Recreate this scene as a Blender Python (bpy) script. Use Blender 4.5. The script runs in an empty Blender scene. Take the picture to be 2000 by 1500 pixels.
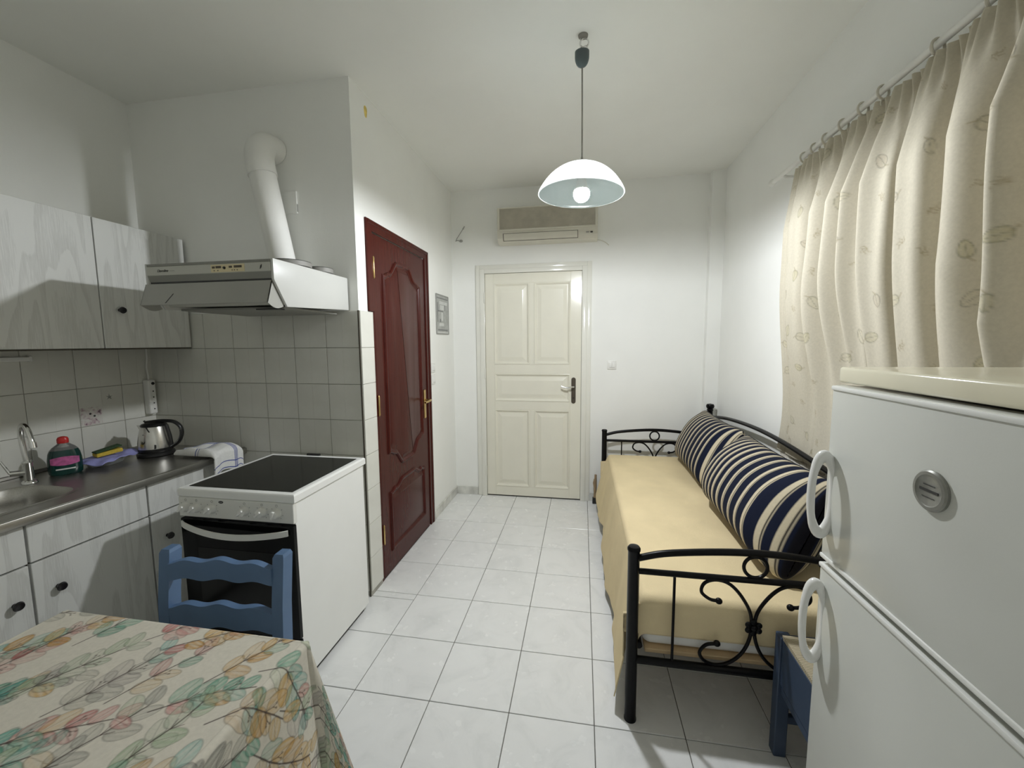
import bpy, bmesh, math, random
import numpy as np
from mathutils import Vector, Matrix

# ------------------------------------------------------------------ camera, world, exposure
scene = bpy.context.scene
col = scene.collection
random.seed(7)
RNG = np.random.default_rng(11)
PI = math.pi

cam_data = bpy.data.cameras.new('camera')
cam_data.sensor_fit = 'HORIZONTAL'
cam_data.sensor_width = 36.0
cam_data.lens = 795.33 / 2000 * 36.0
cam_data.clip_start = 0.02
cam = bpy.data.objects.new('camera', cam_data)
col.objects.link(cam)
YAW, PITCH, ROLL = 0.17103, 0.10090, -0.00702
fw = Vector((-math.sin(YAW) * math.cos(PITCH), math.cos(YAW) * math.cos(PITCH), -math.sin(PITCH)))
rt = Vector((math.cos(YAW), math.sin(YAW), 0))
up = rt.cross(fw)
r2 = math.cos(ROLL) * rt + math.sin(ROLL) * up
u2 = -math.sin(ROLL) * rt + math.cos(ROLL) * up
M = Matrix((r2, u2, -fw)).transposed().to_4x4()
M.translation = Vector((-0.0593, -1.4418, 1.4507))
cam.matrix_world = M
scene.camera = cam

world = bpy.data.worlds.new('night')
world.use_nodes = True
world.node_tree.nodes['Background'].inputs[0].default_value = (0.02, 0.025, 0.035, 1)
world.node_tree.nodes['Background'].inputs[1].default_value = 0.3
scene.world = world
scene.view_settings.view_transform = 'Standard'
scene.view_settings.look = 'None'
scene.view_settings.gamma = 1.0
scene.view_settings.use_curve_mapping = False
scene.view_settings.exposure = 0.0
scene.cycles.diffuse_bounces = 7
scene.cycles.max_bounces = 11
scene.cycles.use_light_tree = False          # one lamp only
BULB_STRENGTH = 1460.0
BULB_COLOR = (0.935, 0.965, 1.0)

# ------------------------------------------------------------------ material helpers
def new_mat(name):
    m = bpy.data.materials.new(name)
    m.use_nodes = True
    nt = m.node_tree
    return m, nt, nt.nodes['Principled BSDF']

def link(nt, a, b):
    nt.links.new(a, b)

def coords(nt, kind='Object', scale=(1, 1, 1), rot=(0, 0, 0)):
    tc = nt.nodes.new('ShaderNodeTexCoord')
    mp = nt.nodes.new('ShaderNodeMapping')
    mp.inputs['Scale'].default_value = scale
    mp.inputs['Rotation'].default_value = rot
    link(nt, tc.outputs[kind], mp.inputs['Vector'])
    return mp.outputs['Vector']

def noise(nt, vec, scale, detail=4, rough=0.55, dist=0.0):
    n = nt.nodes.new('ShaderNodeTexNoise')
    n.inputs['Scale'].default_value = scale
    n.inputs['Detail'].default_value = detail
    n.inputs['Roughness'].default_value = rough
    n.inputs['Distortion'].default_value = dist
    link(nt, vec, n.inputs['Vector'])
    return n.outputs['Fac']

def ramp(nt, fac, stops, interp='LINEAR'):
    r = nt.nodes.new('ShaderNodeValToRGB')
    r.color_ramp.interpolation = interp
    e = r.color_ramp.elements
    while len(e) > 1:
        e.remove(e[-1])
    e[0].position = stops[0][0]
    e[0].color = (*stops[0][1], 1)
    for p, c in stops[1:]:
        k = e.new(p)
        k.color = (*c, 1)
    link(nt, fac, r.inputs['Fac'])
    return r.outputs['Color']

def bump(nt, bsdf, height, strength=0.2, dist=0.01):
    b = nt.nodes.new('ShaderNodeBump')
    b.inputs['Strength'].default_value = strength
    b.inputs['Distance'].default_value = dist
    link(nt, height, b.inputs['Height'])
    link(nt, b.outputs['Normal'], bsdf.inputs['Normal'])

def sc(c, k):
    return tuple(min(1, max(0, x * k)) for x in c)

def plain(name, c, rough=0.5, metal=0.0, var=0.06, vscale=6.0, bstr=0.0, bscale=60.0, spec=0.5, coat=0.0):
    """A plain surface with faint procedural mottling and fine relief."""
    m, nt, b = new_mat(name)
    v = coords(nt)
    f = noise(nt, v, vscale)
    link(nt, ramp(nt, f, [(0.3, sc(c, 1 - var)), (0.7, sc(c, 1 + var))]), b.inputs['Base Color'])
    b.inputs['Roughness'].default_value = rough
    b.inputs['Metallic'].default_value = metal
    b.inputs['Specular IOR Level'].default_value = spec
    b.inputs['Coat Weight'].default_value = coat
    if bstr:
        bump(nt, b, noise(nt, v, bscale, 3), bstr, 0.004)
    return m

def attr_fabric(name, rough=0.9, trans=0.0, wscale=900.0):
    """Printed cloth: colours of the print come from the mesh colour attribute, weave from noise."""
    m, nt, b = new_mat(name)
    a = nt.nodes.new('ShaderNodeAttribute')
    a.attribute_name = 'print'
    v = coords(nt)
    f = noise(nt, v, 120.0, 3)
    mx = nt.nodes.new('ShaderNodeMix')
    mx.data_type = 'RGBA'
    mx.blend_type = 'MULTIPLY'
    mx.inputs[0].default_value = 0.22
    link(nt, a.outputs['Color'], mx.inputs[6])
    link(nt, ramp(nt, f, [(0.3, (0.6, 0.6, 0.6)), (0.7, (1, 1, 1))]), mx.inputs[7])
    link(nt, mx.outputs[2], b.inputs['Base Color'])
    b.inputs['Roughness'].default_value = rough
    b.inputs['Specular IOR Level'].default_value = 0.15
    bump(nt, b, noise(nt, v, wscale, 2), 0.15, 0.001)
    if trans:
        t = nt.nodes.new('ShaderNodeBsdfTranslucent')
        link(nt, mx.outputs[2], t.inputs['Color'])
        ms = nt.nodes.new('ShaderNodeMixShader')
        ms.inputs[0].default_value = trans
        out = nt.nodes['Material Output']
        link(nt, b.outputs[0], ms.inputs[1])
        link(nt, t.outputs[0], ms.inputs[2])
        link(nt, ms.outputs[0], out.inputs['Surface'])
    return m

def grain_mat(name, c, dark, rough=0.45, axis='YZ'):
    """Pale laminate with a vertical wood grain; the fronts face along X."""
    m, nt, b = new_mat(name)
    v = coords(nt, 'Object', (1, 1, 1))
    # growth rings: contour lines of a noise stretched along the grain
    base = noise(nt, coords(nt, 'Object', (0.2, 3.4, 0.42)), 1.7, 2, 0.4, 0.25)
    mul = nt.nodes.new('ShaderNodeMath'); mul.operation = 'MULTIPLY'; mul.inputs[1].default_value = 9.0
    link(nt, base, mul.inputs[0])
    pp = nt.nodes.new('ShaderNodeMath'); pp.operation = 'FRACT'
    link(nt, mul.outputs[0], pp.inputs[0])
    ringc = ramp(nt, pp.outputs[0], [(0.0, (0.45, 0.45, 0.45)), (0.10, (0.95, 0.95, 0.95)), (0.45, (0.62, 0.62, 0.62)), (1.0, (0.45, 0.45, 0.45))])
    fine = noise(nt, coords(nt, 'Object', (30, 110, 5)), 3.0, 4)
    mx = nt.nodes.new('ShaderNodeMath')
    mx.operation = 'MULTIPLY_ADD'
    link(nt, fine, mx.inputs[0])
    mx.inputs[1].default_value = 0.75
    link(nt, ringc, mx.inputs[2])
    link(nt, ramp(nt, mx.outputs[0], [(0.62, dark), (0.95, c), (1.0, sc(c, 1.08))]), b.inputs['Base Color'])
    b.inputs['Roughness'].default_value = rough
    bump(nt, b, mx.outputs[0], 0.08, 0.002)
    return m

# ------------------------------------------------------------------ materials
MT = {}
def make_materials():
    MT['wall'] = plain('wall_paint', (0.87, 0.875, 0.845), 0.75, var=0.02, vscale=2.5, bstr=0.08, bscale=90, spec=0.0)
    MT['ceiling'] = plain('ceiling_paint', (0.86, 0.865, 0.83), 0.85, var=0.02, vscale=2.0, spec=0.0)
    MT['grout'] = plain('floor_grout', (0.17, 0.165, 0.15), 0.9, var=0.15, vscale=20)
    MT['wgrout'] = plain('wall_grout', (0.36, 0.35, 0.31), 0.9, var=0.12, vscale=20)
    # floor tile
    m, nt, b = new_mat('floor_tile')
    v = coords(nt)
    oi = nt.nodes.new('ShaderNodeObjectInfo')
    add = nt.nodes.new('ShaderNodeVectorMath')
    add.operation = 'ADD'
    sclr = nt.nodes.new('ShaderNodeMath'); sclr.operation = 'MULTIPLY'; sclr.inputs[1].default_value = 37.0
    link(nt, oi.outputs['Random'], sclr.inputs[0])
    link(nt, v, add.inputs[0]); link(nt, sclr.outputs[0], add.inputs[1])
    f = noise(nt, add.outputs[0], 5.5, 6, 0.62, 1.2)
    link(nt, ramp(nt, f, [(0.25, (0.73, 0.74, 0.73)), (0.5, (0.815, 0.82, 0.81)), (0.75, (0.84, 0.845, 0.835))]), b.inputs['Base Color'])
    fr = noise(nt, add.outputs[0], 14, 4)
    rr = nt.nodes.new('ShaderNodeMapRange')
    rr.inputs[3].default_value = 0.16; rr.inputs[4].default_value = 0.34
    link(nt, fr, rr.inputs[0]); link(nt, rr.outputs[0], b.inputs['Roughness'])
    bump(nt, b, noise(nt, add.outputs[0], 16, 3), 0.12, 0.004)
    MT['ftile'] = m
    m, nt, b = new_mat('wall_tile')
    v = coords(nt)
    f = noise(nt, v, 3.0, 5, 0.6, 0.6)
    link(nt, ramp(nt, f, [(0.3, (0.62, 0.615, 0.56)), (0.7, (0.70, 0.70, 0.645))]), b.inputs['Base Color'])
    b.inputs['Roughness'].default_value = 0.28
    bump(nt, b, noise(nt, v, 22, 3), 0.10, 0.003)
    MT['wtile'] = m
    MT['marble'] = plain('marble_skirting', (0.62, 0.62, 0.58), 0.35, var=0.25, vscale=9)
    MT['laminate'] = grain_mat('pale_ash_laminate', (0.63, 0.635, 0.61), (0.53, 0.53, 0.50))
    MT['carcase'] = plain('carcase_board', (0.55, 0.54, 0.48), 0.6)
    MT['gap'] = plain('dark_edge_board', (0.06, 0.05, 0.035), 0.8)
    MT['knob'] = plain('black_plastic_knob', (0.012, 0.011, 0.013), 0.25)
    m, nt, b = new_mat('stainless_steel')
    f = noise(nt, coords(nt, 'Object', (60, 3, 60)), 6, 3)
    link(nt, ramp(nt, f, [(0.3, (0.40, 0.39, 0.36)), (0.7, (0.50, 0.49, 0.46))]), b.inputs['Base Color'])
    b.inputs['Metallic'].default_value = 1.0
    b.inputs['Roughness'].default_value = 0.33
    MT['steel'] = m
    MT['chrome'] = plain('chrome', (0.75, 0.75, 0.74), 0.12, 1.0, var=0.02)
    MT['brushed'] = plain('brushed_steel', (0.62, 0.61, 0.58), 0.25, 1.0, var=0.05, vscale=30)
    MT['enamel'] = plain('white_enamel', (0.83, 0.835, 0.81), 0.3, var=0.015)
    MT['hoodwhite'] = plain('hood_white_enamel', (0.58, 0.585, 0.56), 0.35, var=0.015)
    MT['panelgrey'] = plain('cooker_panel_white', (0.74, 0.74, 0.70), 0.4, var=0.02)
    MT['glassblack'] = plain('black_ceramic_glass', (0.006, 0.0065, 0.006), 0.14, var=0.2, spec=0.22)
    MT['ovenblack'] = plain('black_oven_glass', (0.003, 0.0035, 0.0035), 0.09, var=0.2, spec=0.15)
    MT['black'] = plain('black_plastic', (0.012, 0.012, 0.012), 0.35)
    MT['darkmark'] = plain('dark_print', (0.03, 0.03, 0.028), 0.6)
    MT['greymark'] = plain('grey_print', (0.32, 0.32, 0.30), 0.6)
    MT['whiteplastic'] = plain('white_plastic', (0.80, 0.80, 0.765), 0.35, var=0.02)
    MT['hoodgrey'] = plain('hood_grey_enamel', (0.52, 0.52, 0.47), 0.4, var=0.03)
    MT['hooddark'] = plain('hood_dark_strip', (0.25, 0.25, 0.225), 0.45, var=0.05)
    MT['hoodyellow'] = plain('yellowed_panel', (0.72, 0.63, 0.40), 0.5, var=0.05)
    MT['visor'] = plain('smoked_visor_plastic', (0.36, 0.36, 0.33), 0.3, var=0.05)
    MT['ductwhite'] = plain('painted_duct', (0.82, 0.82, 0.79), 0.5, var=0.02)
    MT['mahogany'] = None
    m, nt, b = new_mat('mahogany_varnish')
    f = noise(nt, coords(nt, 'Object', (1, 28, 1.6)), 3.0, 6, 0.6, 0.8)
    link(nt, ramp(nt, f, [(0.25, (0.042, 0.0075, 0.0052)), (0.6, (0.066, 0.0120, 0.0085)), (0.85, (0.085, 0.017, 0.012))]), b.inputs['Base Color'])
    b.inputs['Roughness'].default_value = 0.27
    b.inputs['Specular IOR Level'].default_value = 0.16
    MT['mahogany'] = m
    MT['brass'] = plain('brass', (0.60, 0.43, 0.18), 0.3, 1.0)
    MT['bronze'] = plain('dark_bronze', (0.10, 0.085, 0.065), 0.4, 0.6)
    MT['cream'] = plain('cream_gloss_paint', (0.79, 0.77, 0.665), 0.16, var=0.02, bstr=0.03, bscale=40)
    MT['casing'] = plain('pale_gloss_paint', (0.79, 0.785, 0.72), 0.14, var=0.02)
    MT['ac'] = plain('aged_ivory_plastic', (0.66, 0.64, 0.55), 0.45, var=0.03)
    MT['acgrill'] = plain('dusty_grille', (0.50, 0.47, 0.39), 0.7, var=0.10, vscale=14)
    MT['iron'] = plain('black_painted_iron', (0.004, 0.004, 0.0045), 0.30, var=0.1, spec=0.16)
    MT['spread'] = plain('beige_bedspread', (0.77, 0.64, 0.40), 0.95, var=0.05, vscale=5, bstr=0.35, bscale=420, spec=0.1)
    MT['mattress'] = plain('white_sheet', (0.80, 0.79, 0.76), 0.9, var=0.02, spec=0.1)
    MT['slat'] = plain('pale_pine', (0.62, 0.46, 0.27), 0.6, var=0.1, vscale=12)
    MT['bluepaint'] = plain('blue_chair_paint', (0.085, 0.155, 0.280), 0.5, var=0.08, vscale=9, bstr=0.06, bscale=50)
    m, nt, b = new_mat('woven_rush')
    w = nt.nodes.new('ShaderNodeTexWave')
    w.inputs['Scale'].default_value = 45.0; w.inputs['Distortion'].default_value = 2.0
    link(nt, coords(nt), w.inputs['Vector'])
    link(nt, ramp(nt, w.outputs['Fac'], [(0.2, (0.30, 0.25, 0.16)), (0.8, (0.62, 0.55, 0.40))]), b.inputs['Base Color'])
    b.inputs['Roughness'].default_value = 0.85
    bump(nt, b, w.outputs['Fac'], 0.6, 0.004)
    MT['rush'] = m
    MT['shadedblue'] = plain('shaded_blue_chair_paint', (0.036, 0.060, 0.108), 0.5, var=0.1, vscale=9, bstr=0.06, bscale=50)  # blue chair paint darkened: shade beside the fridge put into the colour
    MT['wood'] = plain('worn_brown_wood', (0.30, 0.21, 0.12), 0.6, var=0.15, vscale=14)
    MT['tablewhite'] = plain('white_table_paint', (0.80, 0.80, 0.78), 0.4, var=0.02)
    MT['fridge'] = plain('fridge_enamel', (0.60, 0.61, 0.57), 0.24, var=0.015, bstr=0.02, bscale=260)
    MT['fridgetrim'] = plain('fridge_white_trim', (0.76, 0.765, 0.735), 0.3, var=0.02)
    MT['fridgelid'] = plain('yellowed_lid', (0.74, 0.70, 0.545), 0.16, var=0.03)
    MT['handlewhite'] = plain('handle_white', (0.80, 0.80, 0.775), 0.2, var=0.02)
    MT['badge'] = plain('grey_badge', (0.25, 0.25, 0.225), 0.3, 0.3, var=0.12, vscale=60)
    MT['pulley'] = plain('slate_plastic', (0.075, 0.10, 0.105), 0.35, var=0.04)
    MT['cord'] = plain('grey_cord', (0.25, 0.24, 0.215), 0.6)
    MT['notice'] = plain('grey_notice', (0.40, 0.41, 0.39), 0.45, var=0.18, vscale=24)
    MT['noticelight'] = plain('notice_light_print', (0.62, 0.63, 0.61), 0.5, var=0.1, vscale=40)
    MT['noticedark'] = plain('notice_dark_print', (0.20, 0.205, 0.20), 0.5)
    MT['yellowstain'] = plain('bare_yellow_plaster', (0.72, 0.56, 0.16), 0.8, var=0.2, vscale=40)
    MT['red'] = plain('red_cap', (0.50, 0.02, 0.02), 0.3)
    MT['pink'] = plain('pink_label', (0.45, 0.10, 0.27), 0.5, var=0.35, vscale=60)
    MT['yellow'] = plain('yellow_sponge', (0.62, 0.45, 0.06), 0.95, var=0.15, vscale=90, bstr=0.5, bscale=300)
    MT['scour'] = plain('green_scourer', (0.035, 0.08, 0.03), 0.95, var=0.3, vscale=150, bstr=0.6, bscale=400)
    MT['lavender'] = plain('lavender_cloth', (0.33, 0.34, 0.68), 0.9, var=0.08, vscale=30, bstr=0.3, bscale=200)
    MT['mudguard'] = plain('grey_ashtray_metal', (0.27, 0.265, 0.245), 0.55, 0.0, var=0.1)
    MT['ring'] = plain('ring_plastic', (0.58, 0.55, 0.47), 0.4)
    MT['sheer'] = None
    m, nt, b = new_mat('lace_curtain')
    v = coords(nt)
    f = noise(nt, v, 26, 4, 0.6, 1.5)
    link(nt, ramp(nt, f, [(0.35, (0.42, 0.34, 0.25)), (0.5, (0.72, 0.68, 0.60)), (0.65, (0.86, 0.85, 0.80))]), b.inputs['Base Color'])
    b.inputs['Roughness'].default_value = 0.9
    bump(nt, b, f, 0.4, 0.004)
    MT['sheer'] = m
    # liquids and glass
    m, nt, b = new_mat('green_liquid_bottle')
    f = noise(nt, coords(nt), 12, 3)
    link(nt, ramp(nt, f, [(0.3, (0.0015, 0.035, 0.032)), (0.7, (0.003, 0.055, 0.045))]), b.inputs['Base Color'])
    b.inputs['Roughness'].default_value = 0.1
    b.inputs['Transmission Weight'].default_value = 0.25
    MT['greenliq'] = m
    m, nt, b = new_mat('clear_plastic')
    f = noise(nt, coords(nt), 20, 3)
    link(nt, ramp(nt, f, [(0.3, (0.80, 0.82, 0.80)), (0.7, (0.88, 0.90, 0.88))]), b.inputs['Base Color'])
    b.inputs['Roughness'].default_value = 0.12
    b.inputs['Transmission Weight'].default_value = 0.85
    MT['clear'] = m
    # lamp glass: opal, lets light through
    m, nt, b = new_mat('opal_glass')
    nt.nodes.remove(b)
    out = nt.nodes['Material Output']
    d = nt.nodes.new('ShaderNodeBsdfDiffuse'); t = nt.nodes.new('ShaderNodeBsdfTranslucent'); g = nt.nodes.new('ShaderNodeBsdfGlossy')
    f = noise(nt, coords(nt, 'Object', (1, 1, 3)), 7, 4, 0.6, 2.5)
    cr = ramp(nt, f, [(0.3, (0.0165, 0.0215, 0.0206)), (0.55, (0.0215, 0.0260, 0.0253)), (0.75, (0.0310, 0.0350, 0.0343))])
    link(nt, cr, d.inputs['Color'])
    t.inputs['Color'].default_value = (0.80, 0.82, 0.80, 1)
    g.inputs['Roughness'].default_value = 0.15
    m1 = nt.nodes.new('ShaderNodeMixShader'); m1.inputs[0].default_value = 0.76
    link(nt, d.outputs[0], m1.inputs[1]); link(nt, t.outputs[0], m1.inputs[2])
    m2 = nt.nodes.new('ShaderNodeMixShader'); m2.inputs[0].default_value = 0.004
    link(nt, m1.outputs[0], m2.inputs[1]); link(nt, g.outputs[0], m2.inputs[2])
    link(nt, m2.outputs[0], out.inputs['Surface'])
    MT['opal'] = m
    m, nt, b = new_mat('lit_bulb')
    nt.nodes.remove(b)
    e = nt.nodes.new('ShaderNodeEmission')
    e.inputs['Color'].default_value = (*BULB_COLOR, 1)
    e.inputs['Strength'].default_value = BULB_STRENGTH
    link(nt, e.outputs[0], nt.nodes['Material Output'].inputs['Surface'])
    MT['bulb'] = m
    MT['clothprint'] = attr_fabric('leaf_print_tablecloth', 0.9, 0.0, 700)
    MT['curtainprint'] = attr_fabric('leaf_print_curtain', 0.85, 0.06, 900)
    MT['towelprint'] = attr_fabric('checked_towel', 0.95, 0.0, 500)
    MT['stripeprint'] = attr_fabric('striped_upholstery', 0.8, 0.0, 700)
    MT['decor'] = None
    m, nt, b = new_mat('floral_tile_print')
    v = coords(nt)
    f = noise(nt, v, 45, 3, 0.5, 0.8)
    link(nt, ramp(nt, f, [(0.42, (0.64, 0.63, 0.58)), (0.56, (0.56, 0.50, 0.48)), (0.66, (0.42, 0.30, 0.33)), (0.74, (0.04, 0.03, 0.04))]), b.inputs['Base Color'])
    b.inputs['Roughness'].default_value = 0.3
    MT['decor'] = m
make_materials()

# ------------------------------------------------------------------ mesh helpers
ORIG = {}
def V(*a):
    return Vector(a)

def bx(bm, x0, x1, y0, y1, z0, z1, r=0.0, seg=2):
    x0, x1 = min(x0, x1), max(x0, x1); y0, y1 = min(y0, y1), max(y0, y1); z0, z1 = min(z0, z1), max(z0, z1)
    vs = [bm.verts.new(p) for p in ((x0, y0, z0), (x1, y0, z0), (x1, y1, z0), (x0, y1, z0), (x0, y0, z1), (x1, y0, z1), (x1, y1, z1), (x0, y1, z1))]
    fs = [bm.faces.new([vs[i] for i in q]) for q in ((0, 3, 2, 1), (4, 5, 6, 7), (0, 1, 5, 4), (1, 2, 6, 5), (2, 3, 7, 6), (3, 0, 4, 7))]
    if r:
        es = list({e for f in fs for e in f.edges})
        bmesh.ops.bevel(bm, geom=es, offset=r, segments=seg, affect='EDGES', profile=0.5)
    return bm

def box(x0, x1, y0, y1, z0, z1, r=0.0, seg=2):
    return bx(bmesh.new(), x0, x1, y0, y1, z0, z1, r, seg)

def tube(bm, pts, r, n=10, closed=False, cap=True):
    pts = [Vector(p) for p in pts]
    N = len(pts)
    rs = r if isinstance(r, (list, tuple)) else [r] * N
    tang = []
    for i in range(N):
        if closed:
            t = pts[(i + 1) % N] - pts[i - 1]
        else:
            t = pts[min(i + 1, N - 1)] - pts[max(i - 1, 0)]
        tang.append(t.normalized())
    a = Vector((0, 0, 1)) if abs(tang[0].z) < 0.9 else Vector((1, 0, 0))
    nrm = (a - tang[0] * a.dot(tang[0])).normalized()
    rings = []
    for i in range(N):
        nrm = (nrm - tang[i] * nrm.dot(tang[i])).normalized()
        b = tang[i].cross(nrm)
        rings.append([bm.verts.new(pts[i] + (nrm * math.cos(2 * PI * k / n) + b * math.sin(2 * PI * k / n)) * rs[i]) for k in range(n)])
    for i in range(N if closed else N - 1):
        A, B = rings[i], rings[(i + 1) % N]
        for k in range(n):
            bm.faces.new((A[k], A[(k + 1) % n], B[(k + 1) % n], B[k]))
    if cap and not closed:
        bm.faces.new(rings[0][::-1]); bm.faces.new(rings[-1])
    return bm

def lathe(bm, prof, c=(0, 0, 0), n=28, axis=(0, 0, 1), sx=1.0, sy=1.0):
    """prof: (radius, height) pairs along the axis; r == 0 closes to a point."""
    ax = Vector(axis).normalized()
    q = Vector((0, 0, 1)).rotation_difference(ax)
    c = Vector(c)
    rings = []
    for r, h in prof:
        if r < 1e-6:
            rings.append([bm.verts.new(c + q @ Vector((0, 0, h)))])
        else:
            rings.append([bm.verts.new(c + q @ Vector((r * sx * math.cos(2 * PI * k / n), r * sy * math.sin(2 * PI * k / n), h))) for k in range(n)])
    for A, B in zip(rings[:-1], rings[1:]):
        if len(A) == 1 and len(B) == 1:
            continue
        for k in range(n):
            k2 = (k + 1) % n
            if len(A) == 1:
                bm.faces.new((A[0], B[k2], B[k]))
            elif len(B) == 1:
                bm.faces.new((A[k], A[k2], B[0]))
            else:
                bm.faces.new((A[k], A[k2], B[k2], B[k]))
    return bm

def prism(bm, poly, plane, a, b):
    """poly in two coordinates, extruded along the third from a to b."""
    def P(u, v, w):
        return {'YZ': (w, u, v), 'XZ': (u, w, v), 'XY': (u, v, w)}[plane]
    A = [bm.verts.new(P(u, v, a)) for u, v in poly]
    B = [bm.verts.new(P(u, v, b)) for u, v in poly]
    n = len(poly)
    bm.faces.new(A[::-1]); bm.faces.new(B)
    for i in range(n):
        bm.faces.new((A[i], A[(i + 1) % n], B[(i + 1) % n], B[i]))
    return bm

def ball(bm, c, r, s=(1, 1, 1), n=16, m=10):
    prof = [(math.sin(PI * i / m) * r, -math.cos(PI * i / m) * r) for i in range(m + 1)]
    prof[0] = (0, -r); prof[-1] = (0, r)
    pre = len(bm.verts)
    bm.verts.ensure_lookup_table()
    lathe(bm, prof, (0, 0, 0), n)
    bm.verts.ensure_lookup_table()
    for v in bm.verts[pre:]:
        v.co = Vector((v.co.x * s[0], v.co.y * s[1], v.co.z * s[2])) + Vector(c)
    return bm

def rings_fill(bm, loops, cap_last=True, cap_first=False):
    """bridge equal-length closed loops; optionally close the ends with n-gons"""
    R = [[bm.verts.new(p) for p in lp] for lp in loops]
    n = len(R[0])
    for A, B in zip(R[:-1], R[1:]):
        for k in range(n):
            bm.faces.new((A[k], A[(k + 1) % n], B[(k + 1) % n], B[k]))
    if cap_last:
        bm.faces.new(R[-1])
    if cap_first:
        bm.faces.new(R[0][::-1])
    return bm

def offset_poly(poly, d):
    """inward offset of a counter-clockwise polygon"""
    out = []
    n = len(poly)
    for i in range(n):
        p0, p1, p2 = Vector(poly[i - 1]), Vector(poly[i]), Vector(poly[(i + 1) % n])
        e1, e2 = (p1 - p0).normalized(), (p2 - p1).normalized()
        n1, n2 = Vector((-e1.y, e1.x)), Vector((-e2.y, e2.x))
        m = n1 + n2
        k = max(0.35, 1 + n1.dot(n2))
        out.append(p1 + m * (d / k))
    return out

def obj(name, bm, mat, parent=None, smooth=False, local=False, angle=38, norm=True):
    if norm:
        bmesh.ops.recalc_face_normals(bm, faces=bm.faces[:])
    me = bpy.data.meshes.new(name)
    bm.to_mesh(me); bm.free()
    return link_mesh(name, me, mat, parent, smooth, local, angle)

def link_mesh(name, me, mat, parent=None, smooth=False, local=False, angle=38):
    me.materials.append(MT[mat] if isinstance(mat, str) else mat)
    if smooth:
        me.polygons.foreach_set('use_smooth', [True] * len(me.polygons))
        me.set_sharp_from_angle(angle=math.radians(angle))
    o = bpy.data.objects.new(name, me)
    col.objects.link(o)
    if parent is not None:
        if not local:
            me.transform(Matrix.Translation(-ORIG.get(parent.name, Vector((0, 0, 0)))))
        o.parent = parent
        ORIG[o.name] = ORIG.get(parent.name, Vector((0, 0, 0)))
    else:
        ORIG[o.name] = Vector((0, 0, 0))
    return o

def tag(o, label, cat, group=None):
    o['label'] = label; o['category'] = cat
    if group:
        o['group'] = group
    return o

def thing(name, label, cat, loc=(0, 0, 0), rotz=0.0, group=None):
    o = bpy.data.objects.new(name, None)
    o.empty_display_size = 0.1
    col.objects.link(o)
    o.location = loc; o.rotation_euler = (0, 0, rotz)
    ORIG[o.name] = Vector(loc)
    return tag(o, label, cat, group)

def struct(name, bm, mat, parent=None, label=None, smooth=False):
    o = obj(name, bm, mat, parent, smooth)
    if parent is None:
        o['kind'] = 'structure'
        if label:
            o['label'] = label
    return o

def sgroup(name, label, loc=(0, 0, 0)):
    o = bpy.data.objects.new(name, None)
    o.empty_display_size = 0.1
    col.objects.link(o)
    o.location = loc
    ORIG[o.name] = Vector(loc)
    o['kind'] = 'structure'; o['label'] = label
    return o

def inst(name, me, parent, loc):
    o = bpy.data.objects.new(name, me)
    col.objects.link(o)
    o.parent = parent
    o.location = loc
    return o

def dup(root):
    r = root.copy(); col.objects.link(r)
    for ch in list(root.children):
        c = ch.copy(); col.objects.link(c); c.parent = r
        for g in list(ch.children):
            d = g.copy(); col.objects.link(d); d.parent = c
    return r

def grid_mesh(name, P, mat, parent=None, colors=None, close_u=False, smooth=True):
    """P: (nu, nv, 3) array of points -> mesh with optional colour attribute 'print'"""
    nu, nv = P.shape[:2]
    idx = np.arange(nu * nv).reshape(nu, nv)
    a = idx[:-1, :-1].ravel(); b = idx[1:, :-1].ravel(); c = idx[1:, 1:].ravel(); d = idx[:-1, 1:].ravel()
    F = np.stack([a, b, c, d], 1)
    if close_u:
        F = np.concatenate([F, np.stack([idx[-1, :-1], idx[0, :-1], idx[0, 1:], idx[-1, 1:]], 1)])
    me = bpy.data.meshes.new(name)
    me.vertices.add(nu * nv)
    me.vertices.foreach_set('co', P.reshape(-1).astype(np.float32))
    nf = len(F)
    me.loops.add(nf * 4)
    me.loops.foreach_set('vertex_index', F.reshape(-1).astype(np.int32))
    me.polygons.add(nf)
    me.polygons.foreach_set('loop_start', np.arange(0, nf * 4, 4, dtype=np.int32))
    me.update(calc_edges=True)
    me.validate()
    if colors is not None:
        at = me.color_attributes.new('print', 'FLOAT_COLOR', 'POINT')
        C = np.ones((nu * nv, 4), np.float32)
        C[:, :3] = colors.reshape(-1, 3)
        at.data.foreach_set('color', C.reshape(-1))
    if smooth:
        me.polygons.foreach_set('use_smooth', [True] * nf)
    return link_mesh(name, me, mat, parent)

def arc(c, r, a0, a1, n=16, plane='XZ', w=0.0):
    out = []
    for i in range(n + 1):
        a = a0 + (a1 - a0) * i / n
        u, v = c[0] + r * math.cos(a), c[1] + r * math.sin(a)
        out.append({'XZ': (u, w, v), 'YZ': (w, u, v), 'XY': (u, v, w)}[plane])
    return out

def spline(pts, n=8):
    """Catmull-Rom through the points"""
    P = [Vector(p) for p in pts]
    P = [2 * P[0] - P[1]] + P + [2 * P[-1] - P[-2]]
    out = []
    for i in range(1, len(P) - 2):
        for k in range(n):
            t = k / n
            out.append(0.5 * ((2 * P[i]) + (P[i + 1] - P[i - 1]) * t + (2 * P[i - 1] - 5 * P[i] + 4 * P[i + 1] - P[i + 2]) * t * t + (3 * P[i] - P[i - 1] - 3 * P[i + 1] + P[i + 2]) * t ** 3))
    out.append(P[-2])
    return out

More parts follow.
